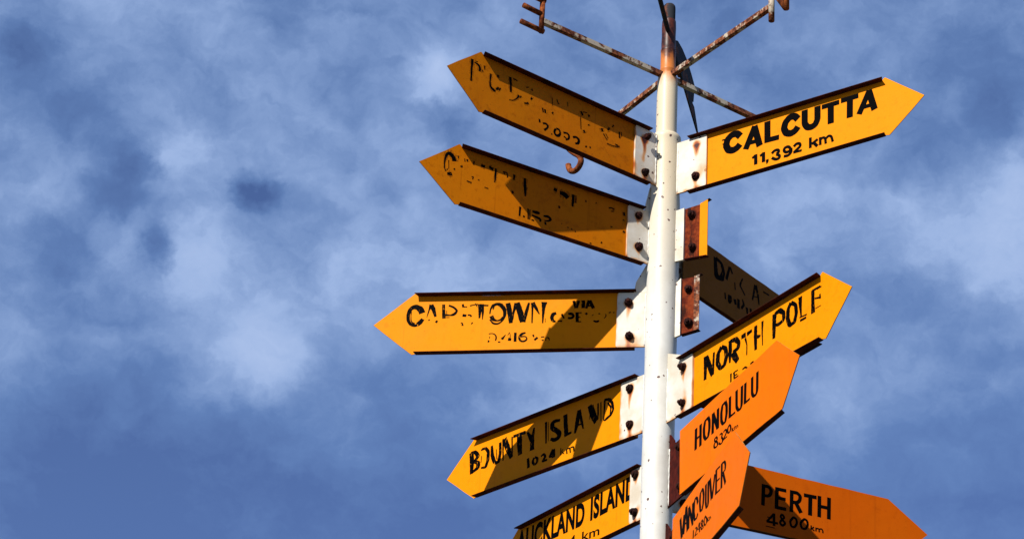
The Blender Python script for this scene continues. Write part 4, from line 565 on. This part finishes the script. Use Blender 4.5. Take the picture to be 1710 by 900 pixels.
def rust_bracket(name, th, zc, x0, x1, zb, zt, y0, y1, bolts, mat, seed, round_r=.006, gusset=None, shift=(0, 0, 0)):
    """flat bar welded to the pole, with rust weeping from the bolt holes, in a fine grid so that the stain has a shape"""
    d, rz, s = frame_of(th)
    b = bmesh.new()
    nx, nz = 22, 40
    lay = b.verts.layers.float.new('rust')
    grid = []
    f0, f1 = (y1, y0) if s > 0 else (y0, y1)
    front = y1
    rnd = random.Random(seed)
    amp = [(rnd.uniform(.65, 1.25), rnd.uniform(.05, .12), rnd.uniform(.75, 1.5)) for _ in bolts]
    def rv(x, z):
        k = 0.0
        for (bx, bz), (am, ln_, wm) in zip(bolts, amp):
            q = math.hypot((x - bx), (z - bz))
            k += .95 * math.exp(-(q / .0165) ** 2)
            dz = bz - z
            if dz > 0:
                wd = wm * (.0050 + .0040 * (1 - min(1, dz / .08)))
                wob = .0025 * math.sin(z * 60 + seed)
                k += .9 * am * math.exp(-((x - bx - wob) / wd) ** 2) * max(0, 1 - dz / ln_) ** .8
        k += .85 * math.exp(-((x1 - x) / .0060) ** 2) * (.35 + .65 * noise.noise((3 * seed, z * 22, 0)))
        k += .75 * math.exp(-((z - zb) / .011) ** 2) * (.5 + .5 * noise.noise((x * 30, seed, 5)))
        k += .60 * max(0, noise.noise((x * 26 + seed, z * 17, 2.2)) - .12)
        return max(0, k)
    for j in range(nz + 1):
        v = j / nz
        row = []
        for i in range(nx + 1):
            u = i / nx
            z = zb + (zt - zb) * v
            x = x0 + (x1 - x0) * u
            e = min(z - zb, zt - z)
            if e < round_r and x > x1 - round_r:      # rounded outer corners
                lim = x1 - round_r + math.sqrt(max(0, round_r ** 2 - (round_r - e) ** 2))
                x = min(x, lim)
            vv = b.verts.new((x, front, z))
            vv[lay] = rv(x, z)
            row.append(vv)
        grid.append(row)
    for j in range(nz):
        for i in range(nx):
            b.faces.new((grid[j][i], grid[j][i + 1], grid[j + 1][i + 1], grid[j + 1][i]))
    loop = grid[0][:] + [r[-1] for r in grid[1:]] + grid[-1][-2::-1] + [r[0] for r in grid[-2:0:-1]]
    back = []
    for v in loop:
        q = b.verts.new((v.co.x, y0, v.co.z))
        q[lay] = v[lay] + .15
        back.append(q)
    n = len(loop)
    for i in range(n):
        b.faces.new((loop[i], loop[(i + 1) % n], back[(i + 1) % n], back[i]))
    b.faces.new(back[::-1])
    o = link(name, mesh_from_bm(name, b), mat, POST, Vector((0, 0, zc)) + Vector(shift))
    o.rotation_euler = (0, 0, rz)
    for bx, bz in bolts:
        bolt(o, bx, front, bz, s)
    # weld bead down the joint with the pole
    wb = bmesh.new()
    rw = random.Random(seed + 5)
    xw = .0605
    wp = [(xw + rw.uniform(-.0008, .0008), front - (front - y0) * .1, zb + .004 + (zt - zb - .008) * i / 26) for i in range(27)]
    tube(wb, wp, [rw.uniform(.0022, .0042) for _ in wp], 8)
    link('weld_bead', mesh_from_bm('weld_bead', wb, True), POLE_PAINT, o)
    if gusset:
        gx, gz, gy = gusset
        gb = bmesh.new()
        slab(gb, [(x0, zt + .001), (gx, zt + .001), (gx - .006, zt + gz * .35), (x0 + .012, zt + gz), (x0, zt + gz)], y0 + s * .001, y1 - s * .001)
        bevel_all(gb, .0012, 1)
        link('gusset', mesh_from_bm('gusset', gb), mat, o)
    return o

def ribbon_mesh(strokes, y, s, jit=.16, grow=1.0):
    """worn painted strokes: each is a list of (x, z, width across x, width across z)"""
    vs, fs = [], []
    for si, st in enumerate(strokes):
        pts = [(Vector((p[0], p[1])), p[2], p[3]) for p in st]
        fine = []
        for (a, wa, ha), (c, wc, hc) in zip(pts, pts[1:]):
            n = max(1, int((c - a).length / .004))
            for k in range(n):
                t = k / n
                fine.append((a.lerp(c, t), wa + (wc - wa) * t, ha + (hc - ha) * t))
        fine.append(pts[-1])
        # round the corners of the stroke a little
        for _ in range(2):
            fine = [fine[0]] + [((fine[i - 1][0] + fine[i][0] * 2 + fine[i + 1][0]) / 4, fine[i][1], fine[i][2]) for i in range(1, len(fine) - 1)] + [fine[-1]]
        yy = y + s * (.0003 + si * 1.2e-5)
        base = len(vs)
        for i, (p, wx, wz) in enumerate(fine):
            t = (fine[min(i + 1, len(fine) - 1)][0] - fine[max(i - 1, 0)][0])
            t = t.normalized() if t.length > 1e-9 else Vector((1, 0))
            nn = Vector((-t.y, t.x))
            hw = .5 * grow * math.hypot(nn.x * wx, nn.y * wz)
            j1, j2 = (1 + random.uniform(-jit, jit)), (1 + random.uniform(-jit, jit))
            a, c = p + nn * hw * j1, p - nn * hw * j2
            vs += [(a.x, yy, a.y), (c.x, yy, c.y)]
        for i in range(len(fine) - 1):
            q = base + 2 * i
            fs.append((q, q + 1, q + 3, q + 2) if s < 0 else (q, q + 2, q + 3, q + 1))
    me = bpy.data.meshes.new('lettering')
    me.from_pydata(vs, [], fs)
    return me

def text_mesh(items, y, s):
    vs, fs = [], []
    for ti, (txt, bl, br, cap, weight) in enumerate(items):
        cu = bpy.data.curves.new('text', 'FONT')
        cu.body = txt
        cu.offset = weight
        cu.resolution_u = 6
        cu.space_character = 1.0 + weight * 1.6
        ob = bpy.data.objects.new('text', cu)
        COL.objects.link(ob)
        dg = bpy.context.evaluated_depsgraph_get()
        me = ob.evaluated_get(dg).to_mesh()
        pts = [v.co.copy() for v in me.vertices]
        faces = [tuple(p.vertices) for p in me.polygons]
        ob.evaluated_get(dg).to_mesh_clear()
        bpy.data.objects.remove(ob)
        bpy.data.curves.remove(cu)
        xs = [p.x for p in pts]
        xa, xb = min(xs), max(xs)
        top = max(p.y for p in pts)
        if txt == 'km' or any(ch.isalpha() for ch in txt):
            lo = 0.0 - weight
        else:
            lo = -.012 - weight
        if txt == 'km':
            top = max(p.y for p in pts)
        base = len(vs)
        yy = y + s * (.00025 + ti * 2e-5)
        for p in pts:
            u = (p.x - xa) / (xb - xa)
            v = (p.y - lo) / (top - lo)
            vs.append((bl[0] + (br[0] - bl[0]) * u, yy, bl[1] + (br[1] - bl[1]) * u + cap * v))
        for f in faces:
            fs.append(tuple(base + i for i in f))
    me = bpy.data.meshes.new('lettering')
    me.from_pydata(vs, [], fs)
    return me

def lettering(root, key, y, s, ink, ghost=False):
    for part, nm in (('name', 'place_lettering'), ('dist', 'distance_lettering')):
        k = key + '_' + part
        if k in WORN:
            me = ribbon_mesh(WORN[k], y, s, 0 if key in ('cal', 'hon', 'van', 'per') else .08, {'hon': 1.12, 'van': 1.12, 'per': 1.12, 'pud': 1.2, 'cen': 1.22, 'dak': 1.3, 'cal': 1.08}.get(key, 1.25))
        elif k in TYPE:
            me = text_mesh(TYPE[k], y, s)
        else:
            continue
        me.name = nm
        link(nm, me, ink, root)
        if ghost and part == 'name':
            gm = ribbon_mesh(WORN[k], y - s * .00012, s, .35, 2.3)
            gm.name = 'faded_lettering'
            link('faded_lettering', gm, GHOST, root)

def board_mesh(outline, y0, y1, seed, wob=.0012):
    b = bmesh.new()
    # a few extra points along the long edges, a hair off straight
    rnd = random.Random(seed)
    pts = []
    n = len(outline)
    for i in range(n):
        a, c = Vector(outline[i]), Vector(outline[(i + 1) % n])
        L = (c - a).length
        k = max(1, int(L / .06))
        for j in range(k):
            q = a.lerp(c, j / k)
            if j:
                t = (c - a).normalized()
                q += Vector((-t.y, t.x)) * rnd.uniform(-wob, wob)
            pts.append((q.x, q.y))
    slab(b, pts, y0, y1)
    es = [e for e in b.edges if len(e.link_faces) == 2 and e.calc_face_angle(0) > 1.2]
    bmesh.ops.bevel(b, geom=es, offset=.0008, segments=1, affect='EDGES', clamp_overlap=True)
    b.normal_update()
    for f in b.faces:
        if abs(f.normal.y) < .9:
            f.material_index = 1
    return mesh_from_bm('board', b)

def flange_mesh(x0, z0, x1, z1, ya, yb, t, cut=.018):
    """folded lip: runs from (x0,z0) to (x1,z1), standing from ya to yb, end nearest the point cut at a slant"""
    b = bmesh.new()
    c = [(x0, ya, z0), (x1, ya, z1), (x1 - cut, yb, z1 + (z0 - z1) * cut / max(.05, abs(x1 - x0))), (x0, yb, z0)]
    lo = [b.verts.new(p) for p in c]
    hi = [b.verts.new((p[0], p[1], p[2] + t)) for p in c]
    b.faces.new(lo)
    b.faces.new(hi[::-1])
    for i in range(4):
        b.faces.new((lo[i], hi[i], hi[(i + 1) % 4], lo[(i + 1) % 4]))
    bmesh.ops.bevel(b, geom=b.edges[:], offset=.0006, segments=1, affect='EDGES', clamp_overlap=True)
    return mesh_from_bm('flange', b)

LIP = .026      # depth of the folded lips
TH = .003       # thickness of the sheet

def sign(key, label, paint, ink, lip_front, group='direction signs on the white post', lip=LIP, zdrop=.013):
    D = SIGNS[key]
    d, rz, s = frame_of(D['th'])
    P = D['pts']
    root = thing('direction_sign', label, 'direction sign', (0, 0, D['zc']), rz, group)
    h, (r0, r1, rt_) = D['h'], D['r']
    TS = P.get('TS', (r1, h / 2))
    BS = P.get('BS', (r1, -h / 2))
    TIP = P.get('TIP', (rt_, 0))
    TI = P.get('TI', (r0, h / 2))
    BI = P.get('BI', (r0, -h / 2))
    if lip_front:
        x0 = D['fl']
        zt = lambda x: TI[1] + (TS[1] - TI[1]) * (x - TI[0]) / (TS[0] - TI[0]) - zdrop
        zb = lambda x: BI[1] + (BS[1] - BI[1]) * (x - BI[0]) / (BS[0] - BI[0])
        out = [(x0, zt(x0)), (TS[0] - .020, zt(TS[0] - .02)), (TS[0] - .004, TS[1]), TS, TIP, BS, (BS[0] - .012, zb(BS[0]) + .003), (x0, zb(x0) + .003)]
        out[6] = (BS[0] - .014, zb(BS[0] - .014) + .0035)
        me = board_mesh(out, 0, -s * TH, sum(map(ord, key)) % 97)
        link('board', me, paint, root).data.materials.append(EDGE)
        f = flange_mesh(x0, zt(x0) + .0004, TS[0] - .013, zt(TS[0]) + .0004, -s * TH, s * lip, TH, -.012)
        link('top_lip', f, LIP_PAINT, root)
        f = flange_mesh(x0, zb(x0) - .0004, BS[0] - .015, zb(BS[0]) - .0004, -s * TH, s * lip * .9, TH, -.006)
        link('bottom_lip', f, LIP_PAINT, root)
    else:
        out = [TI, TS, TIP, BS, BI]
        me = board_mesh(out, 0, -s * TH, sum(map(ord, key)) % 97)
        link('board', me, paint, root).data.materials.append(EDGE)
        f = flange_mesh(TI[0], TI[1] - TH - .0005, TS[0] - .01, TS[1] - TH - .0005, -s * TH, -s * (lip - .002), TH)
        link('top_lip', f, LIP_PAINT, root)
        f = flange_mesh(BI[0], BI[1] + .0005, BS[0] - .01, BS[1] + .0005, -s * TH, -s * (lip - .002), TH)
        link('bottom_lip', f, LIP_PAINT, root)
    lettering(root, key, 0, s, ink, key in ('pud', 'cen'))
    shift = Vector((math.cos(rz + math.pi / 2), math.sin(rz + math.pi / 2), 0)) * (s * D['off'])
    root.location = Vector((0, 0, D['zc'])) + shift
    # bracket bolted to the board, welded to the pole
    if lip_front:
        zb0, zt0 = zb(r0) + .010, zt(r0) - .004
        gus = {'cap': (.105, .125, 0), 'cen': (.080, .110, 0), 'nor': (.150, .060, 0)}.get(key)
        rust_bracket('bracket', D['th'], D['zc'], .046, P['TI'][0], zb0, zt0, s * .0006, s * .0086, D['bolts'], BRACKET_PAINT, 1 + len(key) + sum(map(ord, key)) % 31, .012 if key == 'auc' else .004, gus, shift)
    else:
        xe = r0 + .06
        zlo, zhi = BI[1] + .010, TI[1] - .010
        gus = {'hon': (.100, .055, 0), 'van': (.110, .060, 0)}.get(key)
        rust_bracket('bracket', D['th'], D['zc'], .046, xe, zlo, zhi, -s * .0265, -s * .0185,
                     [(r0 - .030, .075), (r0 - .030, -.075)], BRACKET_PAINT if key in ('per', 'dak') else OXBLOOD, sum(map(ord, key)) % 31, .004, gus, shift)
    return root

sign('cal', 'bright yellow arrow sign with crisp black CALCUTTA 11,392 km, high on the right', YELLOW, INK_CRISP, True)
sign('pud', 'dull ochre arrow sign, topmost on the left, its name worn away above 2,000', OCHRE, INK_FADED, True)
sign('cen', 'ochre arrow sign with worn name beginning with C, below the topmost left sign', OCHRE, INK_FADED, True)
sign('cap', 'level yellow arrow sign with flaking CAPETOWN VIA CAPE lettering, crossed by a shadow', YELLOW, INK_YELLOW, True)
sign('bou', 'yellow arrow sign reading BOUNTY ISLAND 1024 km, sloping down to the left in half shadow', YELLOW, INK_YELLOW, True)
sign('auc', 'yellow arrow sign reading AUCKLAND ISLAND, lowest on the left and cut by the frame', YELLOW, INK_CRISP, True)
nor = sign('nor', 'yellow arrow sign reading NORTH POLE, partly behind the orange HONOLULU sign', YELLOW, INK_YELLOW, True)
sign('hon', 'orange arrow sign reading HONOLULU 8320km, in front of the yellow NORTH POLE sign', ORANGE, INK_ORANGE, False)
sign('van', 'steep orange arrow sign reading VANCOUVER 12480km, lowest and nearest on the right', ORANGE, INK_ORANGE, False)
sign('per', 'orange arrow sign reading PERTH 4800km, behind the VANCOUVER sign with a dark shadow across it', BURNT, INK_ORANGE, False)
sign('dak', 'dark shaded arrow sign with worn DAKAR lettering, behind the NORTH POLE sign', SHADED_PAINT, INK_YELLOW, False)

# the folded channel at the back of the NORTH POLE sign, its end seen below the board
D = SIGNS['nor']
d, rz, s = frame_of(D['th'])
b = bmesh.new()
prof_ = [(-s * .004, -.060), (-s * .007, -.060), (-s * .007, -.1185), (-s * .034, -.1185), (-s * .034, -.1215), (-s * .004, -.1215)]
ra, rb_ = ([b.verts.new((x, y, z)) for y, z in prof_] for x in (.25, .90))
b.faces.new(ra)
b.faces.new(rb_[::-1])
for i in range(6):
    b.faces.new((ra[i], rb_[i], rb_[(i + 1) % 6], ra[(i + 1) % 6]))
link('rear_channel', mesh_from_bm('rear_channel', b), DARK_RUST, nor)

# two short stubs: brackets whose boards are gone, rusty where the board was
def stub(key, label, edge_paint):
    D = SIGNS[key]
    d, rz, s = frame_of(D['th'])
    P = D['pts']
    root = thing('sign_stub', label, 'sign stub', (0, 0, D['zc']), rz, 'rusty stubs of missing signs')
    b = bmesh.new()
    slab(b, [(P[1][0] - .002, P[5][1] + .004), (P[2][0], P[6][1] + .004), (P[2][0], P[2][1] - .003), (P[1][0] - .002, P[1][1] - .003)], -s * .004, 0)
    link('rusty_plate', mesh_from_bm('rusty_plate', b), RED_RUST, root)
    b = bmesh.new()
    slab(b, [(.046, P[4][1]), (P[1][0], P[5][1]), (P[1][0], P[1][1] - .004), (.046, P[0][1] - .004)], s * .0005, s * .0105)
    bevel_all(b, .001, 1)
    link('weld_bar', mesh_from_bm('weld_bar', b), BRACKET_PAINT, root)
    b = bmesh.new()
    slab(b, [(P[2][0], P[6][1]), (P[3][0], P[7][1]), (P[3][0], P[3][1] - .002), (P[2][0], P[2][1] - .002)], s * .0005, s * .004)
    link('board_remnant', mesh_from_bm('board_remnant', b), edge_paint, root)
    f = flange_mesh(P[1][0] + .004, P[5][1] - .001, P[3][0] + .004, P[7][1] - .004, -s * .006, s * .014, TH, .002)
    link('bottom_lip', f, OXBLOOD, root)
    f = flange_mesh(P[2][0] + .012, P[2][1] - .001, P[3][0] + .008, P[3][1], -s * .012, s * .004, TH, .002)
    link('top_lip', f, DARK_RUST, root)
    for q in P[8:10]:
        bolt(root, q[0], 0, q[1], s)
    return root
stub('st1', 'short rusty sign stub with a yellow edge strip, just below the CALCUTTA sign', YELLOW)
stub('st2', 'short rusty sign stub with a pale peeling edge, below the yellow edged stub', PEELING)

# ------------------------------------------------------------------ compass arms and wind vane
CZ = 7.24
PHI = math.radians(-127.5)       # towards E
comp = thing('compass_letters', 'rusty compass bars with welded letters E, N, S, W atop the post', 'compass', (0, 0, CZ))

def arm_frame(az):
    return Vector((math.sin(az), math.cos(az), 0))

def bar_obj(name, pts, rad, mat, parent, square=True):
    b = bmesh.new()
    tube(b, pts, rad, 12, square)
    if square:
        bmesh.ops.bevel(b, geom=[e for e in b.edges if e.calc_face_angle(0) > 1.], offset=.0018, segments=1, affect='EDGES', clamp_overlap=True)
    return link(name, mesh_from_bm(name, b, not square), mat, parent)

def in_plane(az, pts, lift=0):
    d = arm_frame(az)
    return [Vector((d.x * r, d.y * r, z)) + Vector((-d.y, d.x, 0)) * lift for r, z in pts]

BAR = .0100
for nm, az, zs, end in (('E', PHI, 0.0, .606), ('N', PHI - math.pi / 2, 0, .62), ('S', PHI + math.pi / 2, -.045, .60), ('W', PHI + math.pi, -.012, .62)):
    a = bar_obj('compass_arm', in_plane(az, [(.026, 0), (end * .5, zs * .5), (end, zs)]), BAR, PEELING, comp)
    L = None
    if nm == 'E':
        parts = [[(.612, -.052), (.612, .092)], [(.618, .030), (.700, .034)], [(.602, -.046), (.708, -.043)], [(.602, .092), (.702, .094)]]
        mat = HOOK_RUST
    elif nm == 'N':
        parts = [[(.628, -.066), (.628, .080)], [(.712, -.056), (.712, .080)], [(.632, .074), (.709, -.050)]]
        mat = HOOK_RUST
    elif nm == 'W':
        parts = [[(.628, .07), (.645, -.066)], [(.645, -.066), (.67, .04)], [(.67, .04), (.69, -.066)], [(.69, -.066), (.71, .07)]]
        mat = PEELING
    else:
        parts = [[(.560, .055), (.585, .075), (.625, .070), (.668, .050), (.676, .015), (.655, -.022), (.615, -.060), (.580, -.088), (.560, -.118), (.572, -.142), (.600, -.152), (.632, -.140), (.650, -.112), (.652, -.098)]]
        mat = HOOK_RUST
    for k, p in enumerate(parts):
        if nm == 'S':
            # smooth curve
            q = p
            for _ in range(2):
                q = [q[0]] + [x for i in range(len(q) - 1) for x in ((q[i][0] * .75 + q[i + 1][0] * .25, q[i][1] * .75 + q[i + 1][1] * .25), (q[i][0] * .25 + q[i + 1][0] * .75, q[i][1] * .25 + q[i + 1][1] * .75))] + [q[-1]]
            bar_obj('letter_stroke', in_plane(az, q), .0122, mat, a, False)
        else:
            m2 = PEELING if (nm == 'N' and k == 0) else mat
            bar_obj('letter_stroke', in_plane(az, p, .0006 * k), .0105 if nm == 'E' else .0115, m2, a, False)

VZ = 7.45
VAZ = math.radians(9.25)
vane = thing('wind_vane', 'dark metal wind vane with a pointed tail blade over the top of the post', 'wind vane', (0, 0, VZ), math.pi / 2 - VAZ)
bar_obj('vane_rod', [(-.52, 0, .002), (.30, 0, -.008)], .0095, VANE_METAL, vane, False)
b = bmesh.new()
slab(b, [(.10, -.012), (.10, .035), (.218, .107), (.340, .150), (.467, .181), (.60, .196), (.70, .200), (.674, .104), (.655, .100), (.640, .060), (.40, .004)], -.003, .003)
bevel_all(b, .0008, 1)
link('tail_fin', mesh_from_bm('tail_fin', b), VANE_METAL, vane)
b = bmesh.new()
slab(b, [(.25, -.020), (.40, -.020), (.777, .004), (.779, .009), (.645, .060), (.42, .004), (.25, -.002)], -.011, -.005)
bevel_all(b, .0008, 1)
link('tail_point', mesh_from_bm('tail_point', b), VANE_METAL, vane)
b = bmesh.new()
slab(b, [(-.49, -.004), (-.50, -.045), (-.62, .002), (-.50, .049), (-.49, .008)], -.003, .003)
bevel_all(b, .0008, 1)
link('arrow_head', mesh_from_bm('arrow_head', b), VANE_METAL, vane)
b = bmesh.new()
lathe(b, [(.018, -.03), (.018, .02), (.012, .026)], 20)
link('pivot', mesh_from_bm('pivot', b, False), DARK_RUST, vane)
